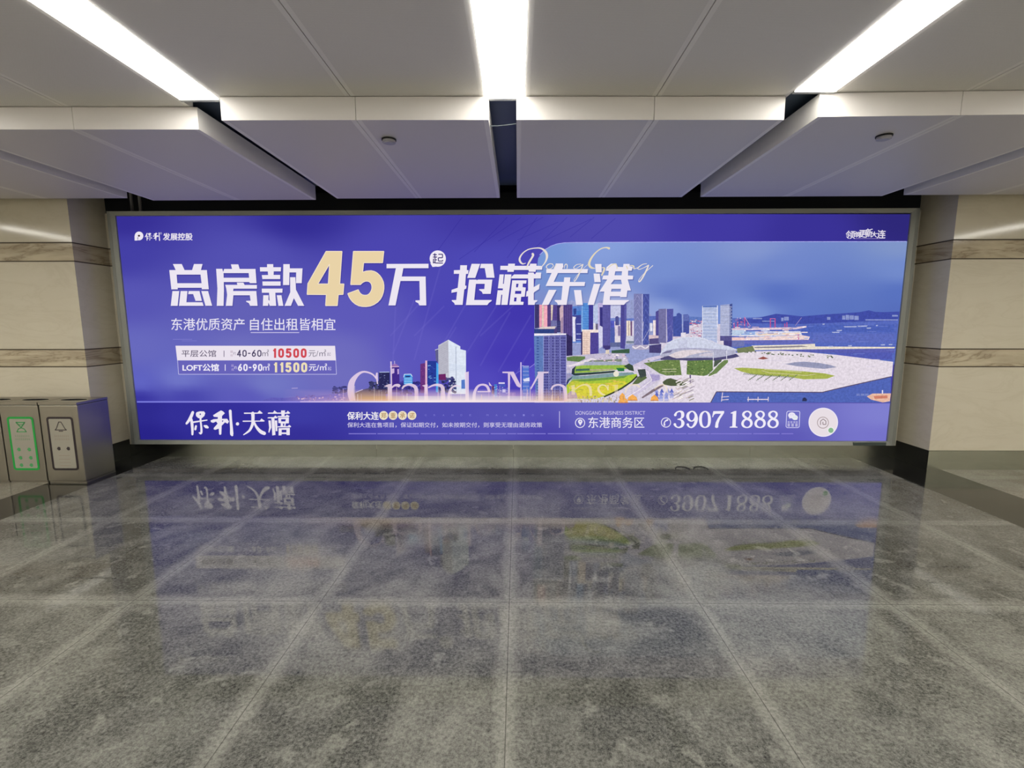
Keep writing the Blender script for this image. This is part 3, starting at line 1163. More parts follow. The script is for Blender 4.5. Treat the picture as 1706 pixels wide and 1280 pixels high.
x1, y1 = c1(1098, 1420)[0]
stripes(x0, x1, y0, y1, 9, (70, 58, 116), (98, 80, 146))
P.poly(c1(930, 820, 1098, 900, 1098, 1420, 930, 1420), (52, 44, 92))
P.poly(c1(528, 465, 690, 465, 690, 680, 528, 640), (112, 112, 164))
P.poly(c1(685, 475, 785, 475, 785, 780, 690, 780), (52, 52, 104))
for k in range(6):
    P.rect(*c1(695, 510 + k * 44)[0], *c1(780, 520 + k * 44)[0], (98, 100, 158))
P.poly(c1(165, 695, 265, 640, 660, 622, 620, 695), (224, 208, 204))
P.poly(c1(80, 690, 620, 690, 600, 830, 80, 830), (50, 68, 130))
P.poly(c1(620, 690, 690, 640, 690, 820, 600, 820), (78, 66, 120))
# blue towers
P.poly(c1(1098, 90, 1350, 80, 1340, 1060, 1098, 1060), (92, 130, 206))
P.poly(c1(1125, 150, 1205, 145, 1200, 300, 1130, 330), (54, 72, 146))
P.poly(c1(1210, 210, 1340, 210, 1330, 330, 1210, 330), (72, 124, 200))
P.poly(c1(1100, 330, 1330, 320, 1330, 1000, 1180, 1010, 1110, 700), (66, 70, 150))
for y in (550, 815, 960, 1060):
    P.rect(*c1(1205, y)[0], *c1(1330, y + 22)[0], (176, 184, 226))
P.poly(c1(1098, 360, 1195, 375, 1170, 460, 1185, 1030, 1110, 1030), (226, 224, 240))
P.poly(c1(1345, 120, 1380, 0, 1540, 0, 1532, 720, 1330, 740), (84, 138, 210))
P.poly(c1(1345, 120, 1372, 20, 1372, 735, 1330, 740), (132, 174, 226))
for k in range(9):
    P.rect(*c1(1345, 130 + k * 64)[0], *c1(1530, 138 + k * 64)[0], (112, 164, 222))
c2 = crop(975, 500, 14.217)
P.poly(c2(82, 100, 190, 100, 186, 705, 82, 705), (64, 60, 148))
P.poly(c2(190, 100, 305, 80, 300, 545, 190, 545), (184, 196, 228))
P.poly(c2(190, 545, 246, 545, 246, 710, 190, 710), (222, 220, 226))
P.poly(c2(246, 570, 300, 560, 300, 710, 246, 710), (110, 104, 128))
P.poly(c2(300, 72, 412, 72, 412, 170, 342, 172, 345, 705, 300, 705), (190, 178, 220))
P.poly(c2(342, 170, 412, 170, 412, 640, 345, 605), (58, 54, 126))
P.poly(c2(314, 720, 345, 605, 412, 640, 412, 1100, 330, 1150), (214, 212, 238))
xa, ya = c2(412, 100)[0]
xb, yb = c2(600, 1150)[0]
stripes(xa, xb, ya, yb, 11, (78, 74, 146), (104, 100, 170))
P.poly(c2(412, 1080, 600, 1080, 590, 1165, 480, 1190), (66, 58, 118))
P.poly(c2(600, 120, 845, 120, 845, 430, 600, 430), (196, 198, 228))
P.poly(c2(600, 430, 845, 415, 845, 500, 600, 500), (126, 142, 206))
P.poly(c2(600, 490, 690, 490, 690, 650, 600, 650), (84, 90, 186))
P.poly(c2(595, 650, 705, 650, 705, 1080, 590, 1080), (80, 94, 168))
P.poly(c2(690, 500, 835, 600, 835, 860, 705, 870), (214, 202, 220))
P.poly(c2(775, 610, 830, 620, 830, 850, 775, 850), (128, 116, 162))
P.poly(c2(712, 600, 712, 412, 730, 390, 756, 380, 780, 390, 796, 412, 800, 600), (80, 82, 146))
P.poly(c2(700, 850, 835, 850, 835, 1010, 700, 1000), (224, 216, 226))
P.poly(c2(590, 1010, 840, 1000, 840, 1110, 590, 1110), (96, 104, 150))
P.poly(c2(842, 100, 978, 100, 972, 880, 935, 1160, 830, 1140), (78, 74, 146))
P.poly(c2(920, 100, 978, 100, 972, 880, 940, 1100), (92, 90, 164))
P.poly(c2(976, 440, 1152, 430, 1152, 500, 976, 500), (104, 122, 196))
P.poly(c2(976, 490, 1066, 490, 1072, 850, 976, 850), (234, 220, 204))
P.poly(c2(1020, 500, 1040, 500, 1040, 850, 1020, 850), (180, 164, 160))
P.poly(c2(1072, 505, 1112, 505, 1112, 850, 1072, 850), (122, 92, 132))
P.poly(c2(1112, 490, 1152, 490, 1152, 850, 1112, 850), (224, 214, 228))
P.poly(c2(970, 850, 1152, 850, 1152, 1040, 960, 1040), (206, 206, 222))
P.rect(*c2(970, 970)[0], *c2(1152, 1030)[0], (120, 132, 150))
# peach block
P.poly(c2(-80, 700, 310, 705, 310, 770, 120, 775, -80, 770), (244, 226, 220))
P.poly(c2(-70, 735, 122, 735, 112, 1500, -70, 1500), (236, 210, 198))
for k in range(13):
    P.rect(*c2(-50, 800 + k * 52)[0], *c2(85, 812 + k * 52)[0], (206, 174, 164))
for x in (-20, 30):
    P.rect(*c2(x, 780)[0], *c2(x + 12, 1450)[0], (216, 186, 176))
P.poly(c2(122, 772, 312, 772, 316, 1300, 250, 1390, 112, 1450), (80, 70, 148))
P.poly(c2(-100, 760, -66, 740, -66, 1450, -100, 1450), (60, 52, 104))
# main pair of tall towers
P.poly([(1056, 489.5), (1070.8, 489.5), (1069.5, 576), (1056, 576)], (124, 126, 176))
P.poly([(1070.8, 490), (1081.7, 490), (1081, 576), (1069.5, 576)], (72, 82, 156))
P.rect(1069.3, 490, 1071, 576, (176, 176, 216))
for k in range(7):
    yy = 492 + k * 12
    P.path([(1056.4, yy + 10), (1062, yy), (1068.5, yy + 11)], .6, (158, 158, 206))
    P.path([(1071.5, yy + 11), (1076, yy), (1081, yy + 10)], .6, (104, 116, 190))
P.path([(1069, 572), (1082, 548)], .8, (176, 176, 216))
P.path([(1072, 536), (1069.5, 570)], .8, (190, 190, 222))
P.poly(c2(1108, 1070, 1515, 1060, 1515, 1170, 1330, 1180, 1120, 1165), (176, 168, 196))
P.path(c2(1115, 1100, 1190, 1150, 1310, 1085, 1430, 1150, 1510, 1090), 2.0, (232, 224, 232))
P.path(c2(1490, 1060, 1760, 1040), 1.2, (220, 218, 232))
P.poly(c2(1515, 1080, 1800, 1040, 1800, 1260, 1515, 1250), (72, 66, 118))
P.poly(c2(1515, 380, 1690, 380, 1690, 560, 1515, 560), (92, 110, 186))
P.poly(c2(1530, 545, 1592, 545, 1592, 740, 1540, 740), (220, 220, 234))
P.poly(c2(1605, 480, 1682, 478, 1672, 830, 1610, 830), (236, 222, 222))
P.poly(c2(1505, 830, 1760, 830, 1760, 1000, 1505, 960), (214, 192, 200))
P.poly(c2(1515, 920, 1760, 900, 1760, 1040, 1515, 1050), (86, 78, 130))
# twin towers and dark cluster
c3 = crop(1080, 490, 10.66)
P.poly(c3(132, 315, 190, 285, 190, 740, 132, 740), (82, 76, 146))
P.poly(c3(183, 266, 320, 260, 328, 872, 183, 862), (116, 114, 162))
P.poly(c3(328, 266, 446, 262, 432, 830, 340, 860), (86, 88, 164))
P.rect(*c3(317, 264)[0], *c3(330, 866)[0], (186, 180, 214))
P.path(c3(330, 640, 395, 560, 440, 700), .7, (118, 120, 186))
P.path(c3(330, 860, 400, 620, 445, 420), .6, (108, 112, 180))
P.poly(c3(438, 400, 502, 390, 505, 350, 545, 334, 592, 362, 604, 755, 438, 755), (70, 84, 160))
P.poly(c3(604, 365, 702, 360, 727, 388, 727, 700, 620, 720, 604, 720), (74, 84, 158))
P.rect(*c3(602, 365)[0], *c3(622, 690)[0], (150, 162, 212))
for k in range(5):
    P.rect(*c3(632 + k * 19, 370)[0], *c3(640 + k * 19, 480)[0], (120, 136, 200))
P.poly(c3(728, 400, 960, 412, 960, 520, 728, 560), (96, 120, 188))
for k in range(110):
    x, y = random.uniform(735, 955), random.uniform(450, 770)
    w = random.uniform(8, 50)
    P.rect(*c3(x, y)[0], *c3(x + w, y + random.uniform(6, 18))[0],
           random.choice([(196, 96, 132), (214, 190, 206), (160, 140, 186), (226, 214, 222), (176, 84, 130), (120, 116, 172), (238, 226, 230)]))
for k in range(40):
    x, y = random.uniform(1490, 1700), random.uniform(420, 600)
    P.rect(*c3(x, y)[0], *c3(x + random.uniform(8, 40), y + random.uniform(6, 16))[0],
           random.choice([(176, 98, 146), (132, 110, 176), (206, 180, 206), (100, 100, 172)]))
# white tower grid
P.poly(c3(962, 205, 1232, 200, 1226, 872, 1130, 830, 950, 790), (158, 172, 212))
P.poly(c3(966, 208, 1228, 204, 1228, 232, 966, 238), (92, 118, 188))
for k in range(9):
    P.rect(*c3(966, 320 + k * 58)[0], *c3(1226, 327 + k * 58)[0], (218, 222, 238))
for k in range(14):
    P.rect(*c3(968 + k * 20, 236)[0], *c3(974 + k * 20, 800 + max(0, k - 3) * 6)[0], (210, 216, 236))
P.rect(*c3(958, 215)[0], *c3(968, 790)[0], (232, 232, 244))
P.rect(*c3(1222, 205)[0], *c3(1236, 872)[0], (232, 230, 242))
P.poly(c3(1280, 196, 1445, 180, 1440, 745, 1276, 745), (158, 166, 204))
P.poly(c3(1445, 182, 1494, 170, 1486, 745, 1440, 745), (70, 84, 148))
for k in range(19):
    P.rect(*c3(1280, 225 + k * 28)[0], *c3(1486 - (k % 2) * 14, 234 + k * 28)[0], (206, 208, 228))
P.poly(c3(1240, 745, 1486, 745, 1486, 840, 1262, 840), (90, 86, 142))
P.poly(c3(1226, 600, 1276, 600, 1276, 830, 1226, 830), (206, 196, 214))
P.poly(c3(1335, 830, 1486, 830, 1484, 940, 1340, 915), (74, 68, 128))
P.poly(c3(1262, 832, 1338, 832, 1338, 908, 1262, 895), (222, 212, 222))
P.poly(c3(1488, 640, 1706, 640, 1706, 700, 1488, 740), (188, 206, 230))
P.poly(c3(1488, 770, 1706, 770, 1706, 815, 1488, 822), (240, 202, 200))
P.poly(c3(1488, 830, 1706, 830, 1706, 930, 1488, 940), (112, 118, 176))
P.poly(c3(580, 690, 668, 684, 668, 800, 580, 800), (228, 222, 232))
P.poly(c3(440, 755, 600, 755, 600, 810, 440, 810), (208, 196, 214))
# shell-roofed hall
P.poly(c3(212, 1110, 370, 1100, 500, 1130, 900, 1120, 1180, 1120, 1560, 1060, 1620, 1110, 1500, 1140, 1180, 1185, 720, 1185, 560, 1176, 218, 1172), (80, 76, 118))
P.poly(c3(208, 1098, 240, 1050, 300, 1015, 450, 985, 650, 965, 900, 970, 1200, 988, 1580, 990, 1530, 1070, 1350, 1112, 1180, 1134, 900, 1132, 640, 1138, 500, 1142,
          360, 1098, 230, 1128), (178, 178, 202))
P.poly(c3(360, 1092, 470, 1040, 600, 1002, 830, 990, 1165, 1018, 1030, 1030, 900, 1052, 790, 1075, 720, 1092, 660, 1124, 600, 1136, 500, 1142, 420, 1122), (222, 210, 216))
P.poly(c3(900, 1082, 1040, 1048, 1150, 1040, 1140, 1110, 900, 1100), (206, 198, 212))
P.poly(c3(230, 1050, 300, 1015, 430, 992, 400, 1040, 260, 1060), (120, 116, 152))
P.poly(c3(205, 1092, 232, 1020, 280, 955, 340, 872, 410, 830, 480, 800, 560, 778, 650, 765, 780, 762, 900, 770, 1060, 815, 1250, 888, 1420, 925, 1590, 988, 1500, 1002, 1350, 995,
          1200, 985, 900, 966, 760, 962, 650, 966, 540, 972, 450, 986, 360, 1004, 300, 1022, 250, 1050), (206, 210, 230))
for k in range(7):
    P.rect(*c3(548 + k * 22, 850 - k * 6)[0], *c3(554 + k * 22, 962)[0], (180, 178, 210))
P.path(c3(300, 1018, 450, 983, 650, 963, 900, 966, 1200, 986, 1400, 996), 1.1, (168, 166, 198))
P.path(c3(340, 872, 480, 802, 650, 766, 900, 770, 1060, 815), .8, (228, 230, 242))
for x, yt in ((1155, 1030), (1392, 1000)):
    P.line(*c3(x, yt)[0], *c3(x, yt + 240)[0], 1.1, (224, 222, 236))
# gardens and roads in front of the hall
c5 = crop(1020, 570, 7.108)
P.poly(c5(250, 270, 420, 190, 560, 160, 610, 180, 400, 250, 470, 360, 575, 390, 592, 425, 520, 475, 440, 525, 200, 690, 100, 700, 330, 525, 445, 435, 400, 350, 280, 310), (206, 196, 220))
P.poly(c5(440, 380, 560, 390, 560, 450, 470, 470), (172, 160, 204))
P.path(c5(300, 300, 420, 350, 470, 450, 330, 560, 150, 670), 1.3, (236, 228, 236))
P.poly(c5(370, 250, 640, 212, 800, 214, 822, 392, 640, 398, 560, 372, 470, 312), (108, 130, 76))
P.poly(c5(888, 222, 1190, 212, 1192, 330, 1170, 384, 1080, 402, 880, 384), (102, 128, 74))
P.poly(c5(1210, 220, 1300, 205, 1280, 260, 1200, 300), (80, 92, 80))
P.poly(c5(1270, 250, 1310, 215, 1370, 212, 1372, 240, 1200, 405, 1130, 412, 1180, 340), (112, 134, 84))
P.path(c5(1130, 395, 1190, 340, 1260, 260, 1330, 205), 1.4, (224, 218, 226))
for k in range(170):
    x, y = random.uniform(420, 1190), random.uniform(222, 392)
    if 805 < x < 885 or (x < 620 and y > 330 + (x - 470) * .3) or (x < 520 and y > 300):
        continue
    P.disc(*c5(x, y)[0], random.uniform(.7, 2.0), random.uniform(.5, 1.1), random.choice([(86, 110, 58), (132, 152, 92), (70, 92, 56), (150, 166, 104), (114, 138, 70)]), 1, 7)
for y in (322, 350):
    P.path(c5(590, y, 760, y), .8, (198, 196, 168))
P.path(c5(570, 412, 930, 405, 1150, 412, 1230, 380), 2.0, (236, 226, 234))
P.poly(c5(596, 474, 640, 440, 690, 428, 820, 470, 905, 500, 800, 520, 690, 520, 610, 505), (82, 92, 66))
P.rect(*c5(915, 390)[0], *c5(932, 500)[0], (96, 82, 128))
for k in range(60):
    x, y = random.uniform(700, 920), random.uniform(440, 690)
    P.poly(c5(x, y, x + 60, y - 26, x + 66, y - 18, x + 6, y + 10), random.choice([(236, 226, 224), (204, 186, 190), (168, 156, 168), (246, 240, 238), (150, 146, 130)]))
# small roofs beside the water
for k in range(11):
    x, y = 500 + (k % 4) * 62 + random.uniform(-12, 12), 600 + (k // 4) * 36
    P.poly(c5(x, y, x + 26, y - 52, x + 52, y), random.choice([(96, 106, 190), (120, 130, 206), (150, 156, 216)]))
    P.poly(c5(x, y, x + 52, y, x + 50, y + 30, x + 4, y + 30), random.choice([(214, 206, 226), (186, 184, 220)]))
P.poly(c5(345, 655, 480, 560, 600, 500, 610, 520, 500, 585, 360, 668), (128, 112, 122))
for cx, cy, w in ((500, 662, 48), (240, 660, 60), (120, 640, 36), (130, 690, 60)):
    P.poly(c5(cx - w, cy + 34, cx - w * .8, cy - 8, cx, cy - 40, cx + w * .8, cy - 8, cx + w, cy + 34), (240, 172, 88))
    P.path(c5(cx - w, cy + 30, cx + w, cy + 30), 1.3, (206, 132, 70))
# sports fields
c4 = crop(880, 570, 10.66)
P.poly(c4(660, 250, 1706, 170, 1800, 400, 1800, 480, 660, 560), (196, 188, 210))
P.poly(c4(680, 270, 800, 252, 1010, 256, 1010, 300, 900, 352, 690, 334), (100, 130, 78))
P.poly(c4(1060, 330, 1660, 300, 1660, 352, 1010, 356), (128, 138, 120))
P.poly(c4(1480, 150, 1800, 120, 1800, 200, 1480, 200), (62, 92, 72))
P.poly(c4(1380, 140, 1440, 140, 1440, 210, 1370, 210), (220, 206, 190))
for k in range(40):
    x, y = random.uniform(1120, 1780), random.uniform(205, 345)
    P.rect(*c4(x, y)[0], *c4(x + random.uniform(10, 50), y + random.uniform(8, 26))[0], random.choice([(240, 232, 236), (222, 190, 206), (160, 150, 176), (232, 220, 220), (120, 112, 150)]))
P.poly(c4(660, 420, 760, 405, 1000, 330, 1120, 288, 1180, 292, 1060, 352, 940, 400, 740, 440), (232, 222, 230))
P.poly(c4(1000, 352, 1670, 348, 1670, 412, 990, 412), (176, 182, 200))
for k in range(34):
    P.rect(*c4(1010 + k * 19, 354)[0], *c4(1015 + k * 19, 410)[0], (134, 142, 170))
P.poly(c4(780, 480, 850, 420, 830, 590, 770, 570), (46, 56, 74))
P.poly(c4(846, 432, 960, 414, 1790, 408, 1800, 470, 1560, 496, 1100, 542, 820, 554, 830, 480), (150, 184, 76))
P.poly(c4(850, 478, 1090, 470, 1100, 505, 840, 520), (72, 104, 92))
P.poly(c4(1090, 484, 1500, 474, 1540, 496, 1100, 520), (176, 172, 130))
P.poly(c4(1560, 462, 1706, 462, 1706, 520, 1600, 520), (42, 116, 66))
P.poly(c4(800, 560, 1100, 545, 1540, 508, 1560, 540, 1100, 580, 840, 596, 800, 590), (44, 62, 60))
P.poly(c4(700, 600, 1000, 600, 1560, 545, 1860, 540, 1900, 580, 1706, 610, 1000, 655, 690, 680), (128, 156, 160))
P.poly(c4(660, 560, 780, 580, 770, 610, 680, 680, 662, 690), (156, 150, 186))
P.poly(c4(664, 770, 690, 680, 800, 610, 740, 680, 680, 780), (54, 58, 110))
P.poly(c4(680, 770, 790, 668, 1000, 656, 1400, 630, 1706, 600, 1930, 566, 1930, 610, 1830, 700, 1640, 830, 1500, 900, 1360, 960, 1200, 1010, 900, 1010, 690, 1000), (168, 196, 62))
P.poly(c4(700, 690, 1000, 660, 1400, 632, 1780, 595, 1700, 640, 1300, 680, 1000, 700), (112, 152, 74))
P.poly(c4(690, 770, 1000, 740, 1400, 730, 1700, 690, 1760, 730, 1500, 890, 1200, 1005, 860, 1005), (214, 206, 66))
for k in range(70):
    x, y = random.uniform(720, 1700), random.uniform(670, 980)
    if y > 1000 - (x - 1100) * .42 - 40 and x > 1100:
        continue
    P.rect(*c4(x, y)[0], *c4(x + random.uniform(30, 160), y + random.uniform(5, 12))[0], random.choice([(184, 200, 66), (226, 206, 70), (196, 186, 74), (150, 186, 66), (232, 190, 96)]))
P.poly(c4(1930, 590, 1945, 620, 1850, 710, 1660, 840, 1460, 940, 1350, 985, 1340, 965, 1500, 890, 1640, 820, 1820, 700), (58, 62, 46))
P.poly(c4(1945, 620, 2060, 560, 2110, 640, 1960, 740, 1840, 760), (92, 108, 72))
P.poly(c4(1940, 490, 2080, 480, 2100, 600, 1990, 640), (66, 76, 74))
P.poly(c4(1700, 430, 1790, 380, 1860, 420, 1880, 520, 1790, 500), (60, 78, 62))
for k in range(80):
    x, y = random.uniform(880, 1720), random.uniform(950, 1050)
    P.rect(*c4(x, y)[0], *c4(x + random.uniform(6, 20), y + random.uniform(14, 50))[0], random.choice([(166, 152, 130), (206, 190, 150), (126, 116, 108), (226, 206, 150), (186, 166, 166)]))
P.poly(c4(700, 920, 760, 870, 850, 900, 880, 1000, 680, 1010), (176, 156, 180))
# the large block at the left edge of the photograph
P.poly(c1(80, 812, 935, 812, 930, 850, 100, 885, 80, 880), (234, 228, 240))
P.poly([(889.5, 559.5), (905, 559.5), (905, 668), (892, 668)], (96, 124, 184))
P.poly([(905, 559.5), (943.2, 558), (942.6, 668), (905, 668)], (104, 104, 170))
for k in range(23):
    yy = 562 + k * 4.6
    P.rect(894, yy, 898, yy + 2, (66, 90, 156))
    for j in range(13):
        xx = 906 + j * 2.85
        if j in (4, 9):
            continue
        P.rect(xx, yy + .3, xx + 1.5, yy + 2.7, (48, 44, 112) if (j + k) % 7 else (70, 66, 140))
for j in range(5):
    P.rect(905 + j * 9.5, 559, 905.6 + j * 9.5, 668, (160, 164, 222))
P.rect(905, 559.5, 906, 668, (150, 160, 214))
photo = P.build()

# ---------------- evening skyline at lower left of the photograph
P = Paint('skyline_picture', None, False, poster)
P.m = .45
s = crop(540, 560, 6.824)
for k in range(60):
    x = random.uniform(100, 262)
    P.disc(*s(x, random.uniform(575, 650))[0], 2.2, 1.5, random.choice([(70, 68, 130), (84, 82, 148), (60, 58, 116)]), 1, 8)
P.poly(s(-700, 730, -600, 700, -450, 705, -300, 690, -100, 690, 0, 670, 260, 650, 260, 745, -700, 745), (98, 94, 184))
for k in range(60):
    x, y = random.uniform(-340, 250), random.uniform(655, 735)
    P.rect(*s(x, y)[0], *s(x + random.uniform(8, 26), y + random.uniform(6, 16))[0], random.choice([(142, 118, 182), (172, 140, 190), (206, 176, 206), (110, 92, 168), (90, 80, 156)]))
P.path(s(-370, 595, -300, 592), 1.2, (172, 160, 214))
P.poly(s(345, 650, 420, 615, 520, 590, 560, 596, 700, 650, 700, 720, 345, 720), (84, 76, 112))
P.path(s(360, 640, 440, 608), 1.2, (196, 190, 226))
P.poly(s(622, 412, 745, 405, 748, 660, 622, 660), (42, 42, 88))
P.path(s(628, 412, 742, 410), 1.3, (176, 190, 224))
for k in range(40):
    x, y = random.uniform(630, 735), random.uniform(430, 640)
    P.rect(*s(x, y)[0], *s(x + 8, y + 6)[0], random.choice([(96, 104, 160), (140, 150, 190), (66, 66, 120)]))
P.poly(s(764, 355, 852, 350, 862, 640, 764, 640), (68, 44, 138))
P.poly(s(752, 348, 772, 330, 790, 318, 815, 316, 840, 334, 852, 352), (150, 110, 178))
P.path(s(750, 352, 852, 348), 1.2, (226, 190, 216))
P.path(s(800, 284, 802, 320), 1.0, (206, 190, 226))
P.poly(s(770, 372, 798, 368, 798, 420, 770, 430), (206, 180, 222))
P.poly(s(832, 376, 850, 374, 852, 430, 834, 436), (190, 160, 216))
for k in range(50):
    x, y = random.uniform(520, 640), random.uniform(520, 650)
    P.disc(*s(x, y)[0], 2.4, 1.8, random.choice([(44, 44, 84), (56, 58, 100), (70, 74, 110)]), 1, 8)
for k in range(90):
    x, y = random.uniform(850, 1100), random.uniform(520, 660)
    P.disc(*s(x, y)[0], 2.6, 2.0, random.choice([(54, 48, 130), (46, 44, 112), (70, 60, 150)]), 1, 8)
P.poly(s(905, 432, 990, 430, 1006, 470, 1006, 550, 905, 550), (56, 140, 220))
P.path(s(905, 470, 912, 436, 986, 434, 1002, 462), 1.2, (206, 230, 246))
P.poly(s(925, 455, 975, 453, 980, 468, 925, 470), (34, 44, 110))
for y in (480, 500, 520, 540):
    P.path(s(910, y, 1000, y - 2), 1.1, (170, 220, 246))
P.poly(s(1094, 318, 1152, 306, 1152, 650, 1094, 650), (106, 52, 124))
for k in range(24):
    x, y = random.uniform(1096, 1142), random.uniform(330, 600)
    P.rect(*s(x, y)[0], *s(x + 9, y + 5)[0], random.choice([(146, 76, 150), (80, 50, 126)]))
P.poly(s(1172, 284, 1284, 284, 1300, 560, 1172, 560), (40, 60, 150))
P.poly(s(1276, 300, 1300, 320, 1300, 640, 1272, 640), (76, 166, 232))
for k in range(26):
    x, y = random.uniform(1176, 1262), random.uniform(320, 540)
    P.rect(*s(x, y)[0], *s(x + random.uniform(10, 30), y + 6)[0], random.choice([(120, 170, 226), (60, 84, 180), (34, 44, 116)]))
P.path(s(1150, 284, 1172, 284), 1.2, (232, 190, 212))
P.poly(s(1150, 284, 1172, 284, 1172, 660, 1150, 660), (222, 176, 204))
# white tower
P.poly(s(1262, 160, 1298, 148, 1298, 300, 1272, 280), (96, 96, 140))
P.path(s(1260, 160, 1300, 146), 1.1, (206, 206, 226))
P.poly(s(1298, 106, 1412, 42, 1422, 500, 1300, 440), (196, 196, 208))
P.poly(s(1412, 42, 1548, 118, 1548, 150, 1612, 166, 1614, 660, 1422, 660), (222, 230, 244))
for k in range(11):
    x = 1304 + k * 10
    for j in range(30):
        y = 112 - k * 5.6 + j * 12
        if y < 430 + k * 3:
            P.path(s(x + (3 if j % 2 else 0), y, x + (0 if j % 2 else 3), y + 12), .5, (150, 148, 168))
P.path(s(1498, 120, 1502, 640), .9, (150, 160, 186))
for k in range(17):
    P.path(s(1424, 110 + k * 20, 1496, 122 + k * 20), .5, (206, 214, 232))
for k in range(5):
    P.path(s(1424, 320 + k * 16, 1610, 345 + k * 16), .6, (196, 208, 230))
for k in range(60):
    x, y = random.uniform(1310, 1490), random.uniform(470, 640)
    P.disc(*s(x, y)[0], 2.8, 2.2, random.choice([(52, 54, 110), (62, 70, 126), (44, 44, 92), (80, 80, 132)]), 1, 8)
P.poly(s(1302, 436, 1382, 430, 1386, 500, 1302, 500), (108, 40, 100))
P.poly(s(1560, 500, 1600, 494, 1604, 600, 1560, 600), (88, 124, 200))
# small buildings right of the white tower
s2 = crop(770, 605, 7.755)
P.poly(s2(345, 245, 385, 300, 350, 290), (226, 206, 226))
for x0, y0, x1, y1, cc in ((380, 300, 420, 400, (92, 44, 104)), (415, 275, 450, 440, (70, 130, 206)), (470, 250, 550, 270, (210, 206, 236)), (480, 275, 560, 310, (74, 90, 186)),
                           (475, 325, 590, 430, (90, 92, 190)), (520, 340, 560, 380, (206, 200, 240)), (600, 380, 690, 440, (120, 100, 180))):
    P.rect(*s2(x0, y0)[0], *s2(x1, y1)[0], cc)
for k in range(30):
    x, y = random.uniform(400, 600), random.uniform(300, 440)
    P.rect(*s2(x, y)[0], *s2(x + 14, y + 6)[0], random.choice([(150, 160, 226), (70, 76, 170), (206, 200, 236)]))
P.poly(s2(775, 35, 862, 42, 885, 250, 890, 480, 775, 480), (70, 100, 196))
for k in range(26):
    P.path(s2(784, 60 + k * 16, 862, 60 + k * 16), .5, (120, 160, 226) if k % 3 else (210, 220, 244))
P.path(s2(775, 35, 800, 42, 862, 42), 1.0, (206, 212, 240))
P.poly(s2(785, 215, 830, 195, 880, 185, 884, 235, 800, 240), (220, 222, 244))
P.path(s2(680, 145, 760, 95), 1.0, (112, 104, 210))
P.path(s2(870, 60, 935, 12), 1.0, (150, 140, 224))
P.poly(s2(862, 70, 935, 20, 950, 480, 885, 480), (86, 78, 196))
P.poly(s2(752, -10, 766, -10, 768, 490, 752, 490), (216, 200, 238))
P.build()

# ---------------- Grande Mansion in large serif letters
P = Paint('grande_lettering', None, True, poster)
g = crop(570, 605, 7.755)
g3 = crop3(570, 605, 7.755)
CW = (236, 214, 234)


def serif(poly=None, st=None, a=.8):
    if poly:
        P.poly(poly, CW, a=a)
    if st:
        P.stroke(st, CW, a=a, cap=False)


serif(g(440, 125, 460, 125, 464, 272, 450, 272, 438, 200, 425, 190))
serif(None, g3(442, 205, 14, 400, 152, 20, 330, 120, 22, 260, 117, 26, 190, 160, 45, 130, 240, 75, 112, 330, 85, 116, 420, 82, 135, 490, 70))
serif(g(540, 300, 600, 274, 645, 270, 645, 500, 588, 500, 588, 312))
serif(None, g3(640, 320, 18, 680, 290, 26, 725, 290, 40, 745, 305, 34))
serif(g(622, -20, 640, -20, 645, 270, 630, 275))
serif(None, g3(775, 335, 18, 800, 300, 26, 860, 280, 26, 930, 300, 42, 958, 350, 48, 960, 500, 48))
serif(g(1030, 292, 1104, 274, 1112, 500, 1062, 500, 1062, 308))
serif(None, g3(1112, 320, 16, 1180, 288, 24, 1250, 286, 36, 1298, 325, 46, 1304, 500, 48))
serif(None, g3(1385, 500, 44, 1380, 410, 36, 1408, 330, 26, 1468, 292, 20, 1530, 308, 14))
serif(g(1585, 122, 1636, 110, 1638, 500, 1594, 500))
h = crop(770, 605, 7.755)
h3 = crop3(770, 605, 7.755)
serif(None, h3(152, 490, 42, 160, 385, 38, 200, 305, 30, 260, 280, 24, 320, 300, 32, 352, 370, 34))
serif(h(196, 362, 366, 362, 366, 378, 196, 378))
P.build()
P = Paint('mansion_lettering', None, True, poster)
serif(h(520, 112, 665, 112, 762, 300, 740, 318, 705, 298, 620, 140, 612, 500, 596, 500, 590, 132, 520, 130))
serif(h(975, 112, 1118, 112, 1112, 132, 1052, 134, 1046, 500, 982, 500, 980, 190, 890, 345, 884, 320, 975, 150))
serif(None, h3(1150, 345, 24, 1180, 298, 24, 1250, 282, 22, 1315, 312, 36, 1334, 380, 42, 1336, 500, 40))
q = crop(950, 605, 9.478)
q3 = crop3(950, 605, 9.478)
CW = (244, 226, 190)
serif(q(0, 362, 70, 345, 78, 500, 20, 500, 20, 375), None, .55)
serif(None, q3(78, 420, 14, 140, 370, 18, 230, 342, 24, 300, 372, 40, 322, 440, 44, 325, 520, 40), .6)
serif(None, q3(596, 430, 10, 565, 366, 18, 500, 346, 20, 450, 385, 30, 452, 440, 36, 500, 490, 30, 550, 505, 20), .7)
serif(q(588, 350, 606, 350, 606, 432, 594, 432), None, .7)
serif(q(655, 352, 752, 340, 752, 480, 700, 500, 700, 368), None, .35)
P.disc(*q(725, 172)[0], 4.7, 4.7, (240, 234, 214), .9)
serif(None, q3(868, 480, 24, 890, 400, 24, 950, 352, 22, 1040, 345, 24, 1100, 385, 30), .6)
serif(None, q3(1330, 410, 18, 1400, 358, 18, 1470, 345, 24, 1520, 390, 30, 1535, 470, 28), .5)
P.build()

# warm glow and bright rule printed along the foot of the skyline
P = Paint('skyline_glow', None, True, poster)


